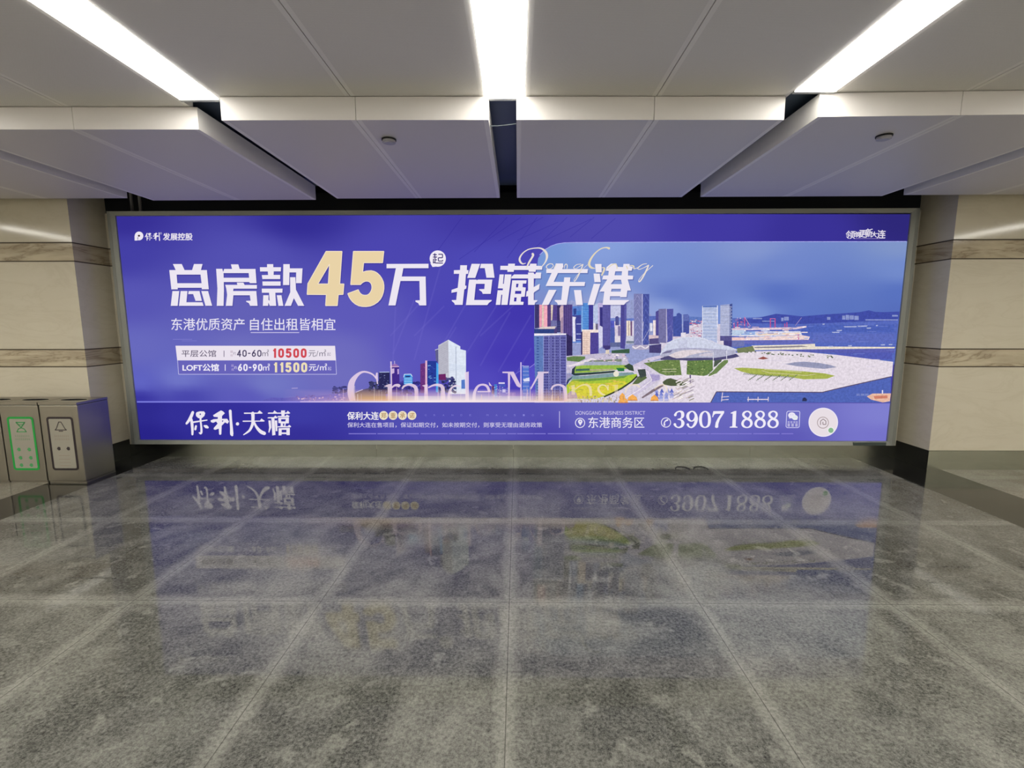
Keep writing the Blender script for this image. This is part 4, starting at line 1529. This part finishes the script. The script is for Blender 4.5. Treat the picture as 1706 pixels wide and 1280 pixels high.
def strip(y0, y1, xs):
    """xs: (x, colour, alpha at y0, alpha at y1)"""
    for (xa, ca, a0, a1), (xb, cb, b0, b1) in zip(xs[:-1], xs[1:]):
        P.grad([(xa, y0), (xb, y0), (xb, y1), (xa, y1)], [ca, cb, cb, ca], [a0, b0, b1, a1])


PK, WH, OR = (214, 176, 214), (248, 232, 232), (248, 198, 140)
strip(648, 660, [(470, PK, 0, 0), (560, PK, 0, .25), (600, OR, 0, .45), (700, PK, 0, .6), (780, WH, 0, .55), (860, PK, 0, .5), (930, OR, 0, .35), (990, OR, 0, 0)])
strip(660, 669.2, [(470, PK, 0, 0), (560, PK, .25, .55), (600, OR, .45, .8), (640, OR, .5, .9), (700, WH, .6, 1), (780, WH, .55, 1), (860, WH, .5, .9), (930, OR, .35, .7), (990, OR, 0, 0)])
for k in range(70):
    x = random.uniform(570, 960)
    h = random.uniform(6, 26)
    P.rect(x, 668 - h, x + random.uniform(.5, 1.2), 668, random.choice([(255, 236, 226), (250, 214, 190), (236, 200, 232)]), random.uniform(.2, .55))
P.grad([(228, 668.6), (500, 668.6), (500, 671), (228, 671)], [(120, 122, 220), (150, 140, 226), (150, 140, 226), (120, 122, 220)])
P.grad([(500, 668.4), (700, 668.2), (700, 670.6), (500, 670.8)], [(190, 170, 230), (255, 244, 240), (255, 244, 240), (190, 170, 230)])
P.grad([(700, 668.2), (940, 668.4), (940, 670.6), (700, 670.6)], [(255, 244, 240), (232, 206, 222), (232, 206, 222), (255, 244, 240)])
P.grad([(885, 670.4), (1484, 670.8), (1484, 672.2), (885, 671.8)], [(78, 72, 160)] * 4, [0, .9, .9, 0])
P.build()

# ---------------- headline
WHT, GOLD, SHD = (236, 230, 242), (233, 211, 168), (44, 38, 128)
A_ = crop(275, 435, 14.217)
B_ = crop(395, 435, 14.217)
C_ = crop(505, 410, 12.186)
D_ = crop(635, 410, 11.633)
E_ = crop(745, 430, 14.217)
F_ = crop(820, 430, 14.217)
G_ = crop(895, 430, 14.217)
H_ = crop(960, 430, 14.217)
W_ = []          # (outline, holes)


def add(p, *holes):
    W_.append((p, holes))


add(A_(185, 72, 395, 72, 465, 220, 255, 220))
add(A_(685, 72, 888, 72, 848, 220, 638, 220))
add(A_(100, 215, 990, 215, 1035, 670, 872, 670, 868, 634, 298, 634, 302, 672, 150, 672), A_(274, 322, 840, 322, 865, 527, 290, 527))
add(A_(175, 712, 335, 712, 298, 1062, 135, 1062))
add(A_(368, 712, 530, 712, 505, 978, 885, 978, 912, 1062, 330, 1062))
add(A_(560, 712, 815, 712, 872, 945, 722, 945, 665, 785, 545, 785))
add(A_(858, 712, 1018, 712, 1115, 1060, 958, 1060))
add(A_(1560, 80, 1735, 80, 1768, 190, 1588, 190))
add(A_(1210, 185, 1355, 185, 1385, 290, 1395, 700, 1385, 1062, 1225, 1062, 1240, 650))
add(A_(1400, 188, 2141, 188, 2166, 525, 2014, 525, 1990, 498, 1385, 498, 1380, 397, 1992, 397, 1980, 286, 1370, 286))
add(A_(1700, 512, 1856, 512, 1884, 568, 2174, 568, 2176, 655, 1620, 655, 1612, 712, 2161, 712, 2191, 1062, 2016, 1062, 1986, 1000, 1921, 965, 1921, 945, 2026, 940, 2008, 812,
       1618, 812, 1595, 1062, 1440, 1062, 1470, 800, 1450, 650, 1425, 565, 1712, 566))
add(B_(710, 75, 855, 75, 858, 148, 1040, 148, 1035, 245, 868, 245, 865, 330, 1020, 330, 1020, 428, 600, 428, 585, 335, 735, 332, 728, 248, 545, 248, 540, 148, 710, 148))
add(B_(600, 485, 1030, 485, 1030, 585, 605, 585))
add(B_(585, 655, 1075, 655, 1072, 750, 905, 752, 925, 1062, 775, 1062, 740, 985, 735, 1062, 610, 1062, 620, 812, 745, 812, 742, 920, 770, 945, 758, 752, 588, 752))
add(B_(940, 812, 1050, 812, 1095, 1062, 980, 1062))
add(B_(1095, 75, 1245, 75, 1250, 175, 1550, 175, 1530, 525, 1395, 525, 1400, 270, 1240, 270, 1235, 570, 1088, 570))
add(B_(1255, 385, 1380, 385, 1395, 680, 1590, 1062, 1445, 1062, 1345, 880, 1275, 1062, 1125, 1062, 1260, 740))
add(D_(105, 348, 918, 345, 918, 430, 430, 431, 400, 592, 862, 592, 875, 1152, 742, 1152, 720, 1110, 665, 1080, 665, 1055, 750, 1052, 742, 678, 375, 678, 278, 1152, 142, 1152, 285, 431, 105, 432))
add(E_(310, 172, 470, 172, 465, 285, 505, 290, 495, 375, 445, 378, 425, 650, 458, 660, 450, 725, 405, 745, 365, 1110, 185, 1110, 165, 1065, 110, 1020, 110, 998, 215, 995, 235, 800,
       100, 825, 105, 755, 250, 705, 285, 375, 158, 375, 160, 290, 305, 285))
add(E_(580, 138, 780, 140, 665, 472, 475, 472))
add(E_(800, 138, 1080, 138, 1122, 468, 930, 468, 890, 240, 775, 240))
add(E_(520, 512, 690, 512, 705, 530, 725, 512, 1070, 512, 1030, 850, 845, 850, 820, 800, 755, 755, 760, 738, 880, 735, 890, 612, 680, 612, 640, 995, 1055, 995, 1050, 1020, 990, 1060,
       950, 1115, 445, 1115))
add(F_(195, 185, 375, 185, 380, 135, 540, 135, 535, 185, 885, 185, 900, 135, 1050, 135, 1050, 185, 1190, 190, 1180, 275, 1035, 278, 1028, 328, 870, 325, 860, 283, 515, 283, 510, 328,
       362, 328, 360, 283, 190, 280))
add(F_(175, 390, 275, 390, 255, 612, 275, 612, 300, 390, 455, 390, 362, 1110, 215, 1110, 240, 870, 215, 870, 190, 1110, 85, 1110, 130, 765, 250, 765, 255, 722, 135, 718))
add(F_(520, 390, 850, 390, 850, 345, 980, 345, 995, 380, 1025, 380, 1035, 345, 1160, 345, 1150, 482, 985, 485, 985, 690, 1125, 610, 1110, 735, 1000, 805, 985, 830, 985, 1000, 1070, 1000,
       1060, 1030, 1020, 1050, 1000, 1110, 850, 1110, 850, 905, 800, 915, 815, 790, 850, 775, 850, 485, 450, 485, 460, 440))
add(F_(475, 530, 815, 530, 805, 605, 725, 605, 720, 690, 795, 700, 770, 915, 685, 920, 675, 1035, 745, 1040, 735, 1110, 405, 1110), F_(570, 610, 625, 610, 610, 695, 565, 695),
    F_(545, 780, 690, 780, 685, 850, 540, 850), F_(525, 935, 580, 935, 570, 1030, 515, 1030))
add(G_(215, 265, 1200, 262, 1190, 355, 490, 355, 390, 565, 630, 568, 640, 460, 785, 460, 775, 568, 1135, 568, 1120, 662, 765, 665, 695, 1110, 490, 1110, 470, 1060, 415, 1020, 420, 995,
       570, 995, 600, 665, 200, 662, 340, 355, 215, 355))
add(G_(440, 130, 610, 130, 620, 200, 590, 270, 400, 270))
add(G_(275, 755, 455, 755, 265, 1110, 110, 1110))
add(G_(870, 760, 1040, 760, 1080, 1110, 920, 1110))
add(H_(445, 142, 598, 142, 605, 340, 465, 340))
add(H_(412, 370, 555, 370, 580, 570, 432, 570))
add(H_(415, 612, 570, 615, 415, 1110, 270, 1110))
add(H_(820, 135, 950, 130, 985, 210, 1110, 215, 1120, 140, 1265, 140, 1262, 190, 1340, 215, 1310, 300, 1230, 300, 1228, 415, 1350, 420, 1340, 505, 1220, 508, 1295, 770, 1210, 770,
       1190, 925, 1045, 925, 1035, 905, 800, 905, 795, 995, 1250, 998, 1240, 1020, 1180, 1050, 1130, 1110, 625, 1110, 665, 795, 550, 795, 735, 510, 615, 505, 640, 415, 760, 412,
       770, 308, 700, 300, 720, 215), H_(925, 315, 1085, 315, 1075, 410, 908, 410), H_(895, 515, 1060, 515, 1085, 620, 815, 620), H_(835, 730, 1060, 730, 1050, 798, 825, 798))
FOUR = (C_(465, 108, 790, 108, 745, 770, 830, 770, 812, 985, 715, 988, 695, 1212, 455, 1212, 470, 988, 80, 985, 95, 765), C_(535, 370, 510, 770, 300, 770))
FIVE = C_(1020, 108, 1640, 108, 1615, 340, 1230, 340, 1210, 530, 1290, 507, 1380, 500, 1445, 515, 1500, 545, 1555, 595, 1600, 660, 1630, 730, 1642, 800, 1642, 870, 1630, 940, 1606, 1015,
          1570, 1080, 1515, 1140, 1440, 1190, 1365, 1220, 1280, 1232, 1200, 1230, 1130, 1215, 1060, 1180, 1000, 1130, 960, 1080, 930, 1030, 905, 965, 1120, 885, 1138, 925, 1160, 960,
          1200, 990, 1250, 1000, 1295, 997, 1330, 980, 1362, 945, 1385, 900, 1395, 860, 1395, 820, 1387, 780, 1370, 750, 1340, 725, 1300, 715, 1260, 718, 1220, 735, 1190, 758, 1165, 785, 965, 785)
P = Paint('headline_shadow', None, True, poster)
for p, hs in W_:
    P.poly(p, SHD, hs, .42, (1.5, 1.9))
P.poly(FOUR[0], SHD, [FOUR[1]], .42, (2.0, 2.2))
P.poly(FIVE, SHD, (), .42, (2.0, 2.2))
P.disc(729.3, 431.6, 13.5, 13.8, SHD, .35)
P.build()
P = Paint('headline_lettering', None, False, poster)
for p, hs in W_:
    P.poly(p, WHT, hs)
P.poly(FOUR[0], GOLD, [FOUR[1]])
P.poly(FIVE, GOLD)
for lp in (FOUR[0], FOUR[1], FIVE):
    P.path(lp, 1.1, (246, 230, 206), 1, True)
P.disc(729.3, 431.0, 13.5, 13.6, (240, 234, 246))
P.poly(D_(950, 330, 995, 407, 1090, 396), (240, 234, 246))
D3 = lambda *v: [(635 + a / 11.633, 410 + b / 11.633) for a, b in zip(v[0::2], v[1::2])]
for st in ((1005, 168, 1080, 168), (1040, 140, 1040, 222), (1003, 215, 1085, 215), (1015, 245, 1012, 335), (1045, 215, 1045, 322), (1045, 268, 1082, 268), (1010, 318, 1060, 330, 1198, 332),
           (1108, 160, 1190, 160, 1188, 228, 1108, 228, 1110, 292, 1192, 292, 1194, 270)):
    P.path(D3(*st), 1.6, (52, 40, 110))
P.build()

# ---------------- Dong Gang script
P = Paint('dong_script', None, False, poster)
i3 = crop3(850, 395, 13.12)
j3 = crop3(960, 395, 12.186)
SC = (232, 222, 214)
SG = (226, 214, 186)
for st in (i3(492, 372, 52, 500, 400, 46, 470, 460, 40, 415, 550, 40, 370, 640, 30, 340, 690, 14),
           i3(345, 570, 10, 270, 586, 28, 214, 530, 44, 212, 450, 36, 280, 350, 26, 400, 272, 22, 560, 242, 24, 680, 252, 32, 770, 320, 50, 804, 420, 50, 772, 540, 30, 690, 645, 16, 600, 705, 10),
           i3(930, 590, 12, 870, 584, 16, 812, 615, 20, 790, 662, 20, 836, 700, 14, 905, 682, 14, 945, 625, 14, 905, 588, 10),
           i3(950, 700, 12, 985, 640, 22, 1010, 595, 14), i3(1175, 690, 10, 1200, 605, 20, 1236, 600, 20, 1248, 640, 18, 1240, 692, 14),
           i3(1550, 592, 12, 1450, 606, 14, 1388, 668, 18, 1430, 694, 10, 1520, 640, 14, 1580, 606, 24), i3(1590, 600, 22, 1545, 720, 26, 1480, 860, 24, 1412, 965, 18, 1398, 930, 10, 1480, 820, 10, 1600, 690, 8, 1690, 606, 8)):
    P.stroke(st, SC, 1, 8)
P.build()
P = Paint('gang_script', None, False, poster)
for st in (j3(1430, 542, 12, 1350, 556, 14, 1268, 612, 20, 1248, 640, 16, 1290, 656, 14, 1380, 620, 12, 1460, 578, 22), j3(1468, 575, 24, 1430, 665, 30, 1345, 830, 28, 1284, 908, 24, 1274, 870, 12, 1370, 750, 10, 1555, 580, 14),
           j3(1170, 648, 14, 1230, 632, 12, 1280, 600, 10)):
    P.stroke(st, SC, 1, 8)
for st in (j3(665, 230, 46, 600, 214, 24, 500, 240, 22, 390, 322, 26, 300, 440, 38, 262, 550, 48, 300, 618, 42, 380, 638, 14), j3(520, 622, 10, 572, 632, 30, 558, 690, 38, 520, 775, 30),
           j3(640, 640, 10, 710, 575, 18, 790, 545, 18, 826, 590, 22, 828, 640, 18), j3(1090, 580, 14, 1140, 582, 22, 1168, 600, 30, 1168, 640, 22), j3(1020, 590, 20, 1040, 640, 24)):
    P.stroke(st, SG, 1, 8)
P.build()

# ---------------- brand lines at top
def brush_bao_li(P, K, K3, col):
    for st in (K3(360, 210, 78, 312, 330, 88, 250, 440, 78, 185, 525, 62), K3(320, 400, 62, 338, 520, 80, 350, 700, 70, 350, 835, 58), K3(582, 370, 60, 582, 440, 50, 592, 520, 50, 605, 650, 56, 606, 770, 60, 585, 812, 50, 550, 790, 38),
               K3(370, 490, 45, 560, 460, 40, 765, 430, 30), K3(452, 600, 56, 432, 690, 62), K3(690, 592, 44, 740, 615, 90, 785, 638, 62), K3(1425, 170, 80, 1440, 400, 72, 1460, 650, 80, 1468, 815, 94, 1480, 855, 66)):
        P.stroke(st, col, 1, 6)
    P.poly(K(470, 205, 560, 180, 680, 182, 716, 230, 690, 312, 625, 370, 520, 376, 455, 315, 448, 250), col, [K(575, 232, 598, 262, 572, 292, 552, 262)])
    P.poly(K(938, 292, 1050, 220, 1160, 155, 1220, 180, 1272, 235, 1192, 312, 1190, 392, 1340, 392, 1392, 470, 1350, 532, 1278, 492, 1182, 590, 1172, 830, 1138, 852, 1110, 832, 1100, 670,
             1000, 706, 955, 690, 960, 650, 1068, 530, 1025, 470, 940, 506, 876, 486, 868, 440, 950, 405, 1072, 395, 1075, 345, 960, 335), col, [K(1190, 440, 1236, 440, 1200, 490)])


P = Paint('developer_logo', None, False, poster)
k_ = crop(215, 378, 14.217)
hole = [(k_(235, 212)[0][0] + 2.0 * cos(2 * pi * i / 12), k_(235, 212)[0][1] + 1.7 * sin(2 * pi * i / 12)) for i in range(12)]
out = [(k_(236, 217)[0][0] + 7.2 * cos(2 * pi * i / 30), k_(236, 217)[0][1] + 7.3 * sin(2 * pi * i / 30)) for i in range(30)]
P.poly(out, WHT, [hole])
P.poly(k_(130, 210, 196, 240, 198, 325, 132, 326), WHT)
P.poly(hole, (70, 54, 60))
P.path(k_(212, 245, 205, 300), 1.0, (88, 82, 140))
# the same brush characters as the large title, small
xa, ya, sx = 241.2, 387.4, 25.0 / 1340.0
brush_bao_li(P, lambda *v: [(xa + (a - 150) * sx, ya + (b - 130) * sx) for a, b in zip(v[0::2], v[1::2])],
             lambda *v: [(xa + (a - 150) * sx, ya + (b - 130) * sx, w * sx) for a, b, w in zip(v[0::3], v[1::3], v[2::3])], WHT)
P.text('®', 266.4, 387.2, 269.8, 390.8, (200, 196, 230))
P.text('发展控股', 271.6, 388.6, 320.6, 400.4, WHT, .35)
P.build()
P = Paint('slogan_logo', None, False, poster)
for ch, x0, y0, x1, y1 in (('领', 1408.2, 384.6, 1424, 398), ('筑', 1424, 386.2, 1433.4, 395.6), ('更', 1430.4, 383.6, 1443.6, 396), ('新', 1441.6, 381, 1452.6, 395.2), ('大', 1451.2, 386, 1460.4, 395.4), ('连', 1460.6, 383.6, 1474.6, 397.4)):
    P.text(ch, x0, y0, x1, y1, (228, 222, 236), .3, .12)
P.rect(1424, 397.2, 1466, 398.1, (150, 136, 190))
P.build()

# ---------------- sub-headline and price table
P = Paint('subheading_lettering', None, False, poster)
P.text('东港优质资产', 285.4, 530.4, 407.6, 550.6, (232, 228, 244), .12)
P.text('自住出租皆相宜', 416.6, 530.4, 558.8, 550.6, (232, 228, 244), .12)
P.rect(417.6, 553.7, 498.5, 554.9, (206, 200, 236))
P.rect(288, 565, 320, 566, (124, 122, 204))
P.rect(303, 567.6, 328, 568.4, (124, 122, 204))
P.build()
P = Paint('price_table', None, False, poster)
P.poly([(292.4, 576.2), (558.2, 576.4), (559.8, 600.6), (295.2, 600.6)], (234, 226, 238))
P.path([(295.8, 600.6), (297.6, 623.8), (560.6, 623.8), (559.2, 600.6)], .9, (196, 194, 236))
P.poly([(296.4, 601), (559, 601), (560, 623.2), (298, 623.2)], (104, 100, 186))
DK = (88, 78, 104)
P.text('平层公馆', 302.6, 583.5, 360, 594.8, DK, .1)
P.rect(372.6, 584.4, 373.8, 594.8, (122, 110, 136))
P.text('建面', 383.8, 584.2, 388, 588.2, (166, 140, 160))
P.text('建面', 383.8, 590.4, 388, 594.2, (186, 164, 180))
P.text('约', 388.4, 586.4, 393, 591.6, (140, 124, 150))
P.digits('40-60', 394.8, 583.2, 435.6, 594.6, 1.9, (74, 66, 98))
P.text('㎡', 437, 582.6, 448, 593.6, (110, 104, 124))
P.digits('10500', 453.6, 580.6, 510.8, 596.4, 3.5, (208, 74, 84))
P.text('元/㎡', 514, 582.6, 543.4, 594.6, (110, 104, 124))
P.text('起', 544.8, 587.2, 551.2, 593.2, (150, 144, 164))
P.text('LOFT公馆', 304.4, 606.6, 364.4, 618.4, (240, 236, 248), .45)
P.rect(374.6, 607.4, 375.8, 618, (240, 236, 248))
P.text('建面', 385.2, 607.2, 389.4, 611.4, (190, 176, 226))
P.text('建面', 385.6, 613.8, 389.8, 617.8, (190, 176, 226))
P.text('约', 390, 610, 394.6, 615.2, (226, 220, 244))
P.digits('60-90', 396.4, 606.6, 437, 618.4, 2.3, (240, 236, 248))
P.text('㎡', 438.2, 606.2, 449.6, 617.4, (230, 226, 244), .25)
P.digits('11500', 455.0, 604.0, 511.8, 620.6, 3.7, (236, 222, 184))
P.text('元/㎡', 514.6, 606, 544.8, 618, (234, 230, 246), .25)
P.text('起', 546, 611.2, 552, 617.2, (206, 202, 236))
P.build()

# ---------------- bottom band
P = Paint('brand_title', None, False, poster)
K_, K3_ = crop(300, 675, 17.06), crop3(300, 675, 17.06)
brush_bao_li(P, K_, K3_, WHT)
P.disc(*K_(1632, 537)[0], 2.7, 2.7, WHT)
L_, L3_ = crop(395, 675, 17.06), crop3(395, 675, 17.06)
for p in (L_(190, 232, 202, 216, 580, 216, 636, 154, 728, 232, 706, 246, 206, 252), L_(152, 460, 170, 444, 650, 444, 692, 384, 788, 454, 762, 470, 168, 478),
          L_(868, 238, 892, 214, 1020, 214, 1060, 155, 1140, 216, 1250, 216, 1250, 155, 1366, 155, 1356, 214, 1400, 214, 1440, 164, 1512, 230, 1480, 248, 1352, 250, 1346, 312, 1380, 310, 1412, 272,
             1492, 318, 1470, 346, 1140, 348, 1160, 314, 1264, 312, 1256, 248, 880, 248),
          L_(862, 370, 890, 348, 1040, 344, 1085, 300, 1148, 352, 1132, 378, 1060, 380, 1090, 850, 1000, 866, 975, 380, 870, 378), L_(890, 440, 956, 440, 972, 640, 912, 792, 890, 772, 910, 640),
          L_(1070, 440, 1140, 440, 1146, 742, 1096, 742)):
    P.poly(p, WHT)
P.poly(L_(1170, 365, 1472, 355, 1472, 520, 1384, 522, 1370, 602, 1440, 602, 1480, 562, 1538, 610, 1515, 634, 1148, 634, 1155, 606, 1236, 602, 1242, 520, 1175, 512), WHT,
       [L_(1252, 402, 1382, 402, 1372, 468, 1252, 468), L_(1300, 530, 1345, 526, 1338, 592, 1310, 596)])
P.poly(L_(1180, 660, 1497, 650, 1497, 855, 1410, 856, 1398, 825, 1267, 825, 1260, 862, 1180, 866), WHT, [L_(1266, 704, 1402, 704, 1402, 780, 1266, 780)])
P.stroke(L3_(446, 240, 100, 452, 330, 92, 450, 420, 90, 440, 540, 82, 370, 700, 66, 285, 780, 50, 185, 846, 26), WHT)
P.stroke(L3_(478, 465, 44, 530, 590, 66, 610, 700, 86, 690, 770, 100, 772, 806, 100), WHT)
P.build()
P = Paint('promise_lettering', None, False, poster)
P.text('保利大连', 578.6, 686.6, 630.8, 699.6, (238, 234, 240), .35)
for k, ch in enumerate('郑重承诺'):
    cx, cy = 560 + (750 + k * 149) / 9.478, 680 + 118 / 9.478
    P.disc(cx, cy, 7.3, 7.4, (236, 224, 196))
    P.text(ch, cx - 4.4, cy - 4.6, cx + 4.4, cy + 4.6, (176, 140, 92), .15)
P.text('保利大连在售项目，保证如期交付，如未按期交付，则享受无理由退房政策', 578.8, 704.0, 903.2, 712.6, (206, 200, 232), .1)
for k, ch in enumerate('GRANDE'):
    P.text(ch, 707.6 + k * 14.9, 690.4, 710.6 + k * 14.9, 693.4, (126, 122, 212))
for k, ch in enumerate('MANSION'):
    P.text(ch, 810.6 + k * 15.1, 690.4, 813.8 + k * 15.1, 693.4, (134, 130, 216))
# one line of very small print, too small to read
x = 581.0
while x < 1322:
    w = random.uniform(6, 46)
    P.rect(x, 722.2, min(x + w, 1322), 723.5, (116, 108, 204))
    xx = x
    while xx < min(x + w, 1320):
        P.rect(xx, 721.9, xx + .9, 723.8, (140, 132, 214))
        xx += 2.2
    x += w + random.uniform(1.5, 4)
P.rect(931.5, 685.4, 932.7, 713, (190, 184, 232))
P.build()
P = Paint('contact_lettering', None, False, poster)
LW = (234, 230, 246)
P.text('DONGGANG', 959, 685.2, 1001.2, 691.2, (212, 206, 238), .0)
P.text('BUSINESS DISTRICT', 1005.4, 685.2, 1075, 691.2, (212, 206, 238), .0)
P.ring(966.4, 704.8, 7.7, 1.3, LW)
P.poly([(966.7 + 3.7 * cos(radians(a)), 702.6 + 3.5 * sin(radians(a))) for a in range(150, 391, 20)] + [(966.7, 709.4)], LW)
P.disc(966.7, 702.4, 1.1, 1.1, (140, 132, 200))
P.text('东港商务区', 980, 695.0, 1073.4, 713.2, LW, .12)
P.build()
P = Paint('telephone_lettering', None, False, poster)
# the telephone number in a bold roman face
m = crop(1110, 675, 8.53)
m3 = crop3(1110, 675, 8.53)
NUM = (240, 236, 248)
P.ring(1109.5, 704.2, 7.7, 1.3, LW)
P.stroke([(1112, 700, 3.0), (1108.6, 701.8, 2.0), (1106.8, 704.8, 2.0), (1107, 708.4, 3.0)], LW)
P.stroke(m3(128, 142, 38, 146, 108, 22, 190, 90, 20, 228, 110, 42, 232, 158, 42, 205, 192, 18, 165, 204, 14), NUM)
P.stroke(m3(170, 202, 14, 215, 215, 26, 236, 255, 46, 222, 298, 34, 178, 320, 18, 138, 304, 22, 122, 276, 38), NUM)
P.stroke(m3(365, 90, 16, 318, 118, 34, 305, 165, 42, 325, 212, 30, 365, 228, 16, 400, 205, 26, 420, 160, 34, 404, 112, 28), NUM, 1, 6, True)
P.stroke(m3(420, 140, 36, 428, 200, 44, 408, 270, 38, 366, 316, 22, 324, 308, 20, 306, 278, 36), NUM)
P.stroke(m3(550, 92, 16, 502, 128, 34, 486, 205, 42, 502, 288, 34, 550, 318, 16, 600, 288, 34, 614, 205, 42, 598, 124, 34), NUM, 1, 6, True)
P.poly(m(668, 88, 822, 85, 822, 112, 762, 205, 740, 270, 738, 318, 716, 328, 692, 316, 702, 250, 735, 185, 778, 124, 700, 124, 676, 142, 664, 174, 652, 172), NUM)
P.poly(m(915, 112, 965, 88, 996, 84, 986, 302, 1012, 310, 1012, 322, 902, 322, 902, 310, 938, 302, 944, 122, 918, 122), NUM)
for cx in (1148, 1334, 1518):
    P.stroke(m3(cx + 2, 90, 18, cx - 44, 112, 30, cx - 50, 150, 34, cx - 8, 190, 34, cx + 46, 218, 36, cx + 62, 262, 36, cx + 44, 302, 28, cx, 320, 16, cx - 48, 302, 30, cx - 64, 262, 36,
                cx - 40, 216, 28, cx + 14, 192, 20, cx + 50, 150, 28, cx + 44, 110, 28), NUM, 1, 6, True)
P.build()
P = Paint('chat_badge', None, False, poster)
# chat badge
b_ = crop(1300, 670, 15.51)
P.path([b_(*p)[0] for p in ((205, 238), (480, 238), (505, 262), (488, 640), (455, 662), (175, 662), (148, 635), (168, 265))], 1.2, (206, 204, 242), 1, True)
P.disc(*b_(298, 345)[0], 6.1, 5.0, LW)
P.poly(b_(235, 395, 228, 430, 280, 415), LW)
P.disc(*b_(378, 402)[0], 4.9, 4.2, (232, 236, 240))
P.poly(b_(400, 450, 440, 468, 430, 430), (232, 236, 240))
for cx, cy in ((270, 330), (325, 330), (355, 392), (402, 392)):
    P.disc(*b_(cx, cy)[0], .55, .55, (170, 172, 206))
for x in (190, 262, 336, 400):
    for yy in (500, 518, 536):
        P.rect(*b_(x, yy)[0], *b_(x + 50, yy + 9)[0], (206, 202, 240))
for x in (186, 286, 386):
    for yy in (562, 582, 602, 620):
        P.rect(*b_(x, yy)[0], *b_(x + 62, yy + 10)[0], (226, 222, 246))
P.build()
P = Paint('round_badge', None, False, poster)
# plain round badge with an emblem
cx, cy = 1371.6, 703.8
P.disc(cx, cy, 24.6, 24.2, (236, 230, 244), 1, 64)
P.disc(cx, cy, 23.0, 22.6, (232, 222, 228), 1, 64)
P.ring(cx - .6, cy + .6, 9.2, 1.2, (170, 154, 156))
P.path([(cx - 4.6, cy + 4.4), (cx - 4.6, cy - 2), (cx - .2, cy - 5.4), (cx + 4.4, cy - 2), (cx + 4.4, cy + 3.6), (cx - .6, cy + 3.6), (cx - .6, cy - .8)], 1.4, (150, 136, 140))
P.disc(1384.3, 717.2, 5.6, 5.6, (238, 238, 238))
P.disc(1384.3, 717.2, 4.3, 4.3, (138, 182, 142))
P.build()
P = Paint('picture_caption', None, False, poster)
P.text('实景图', 1426.6, 656.0, 1447.4, 659.8, (150, 160, 212))
P.build()
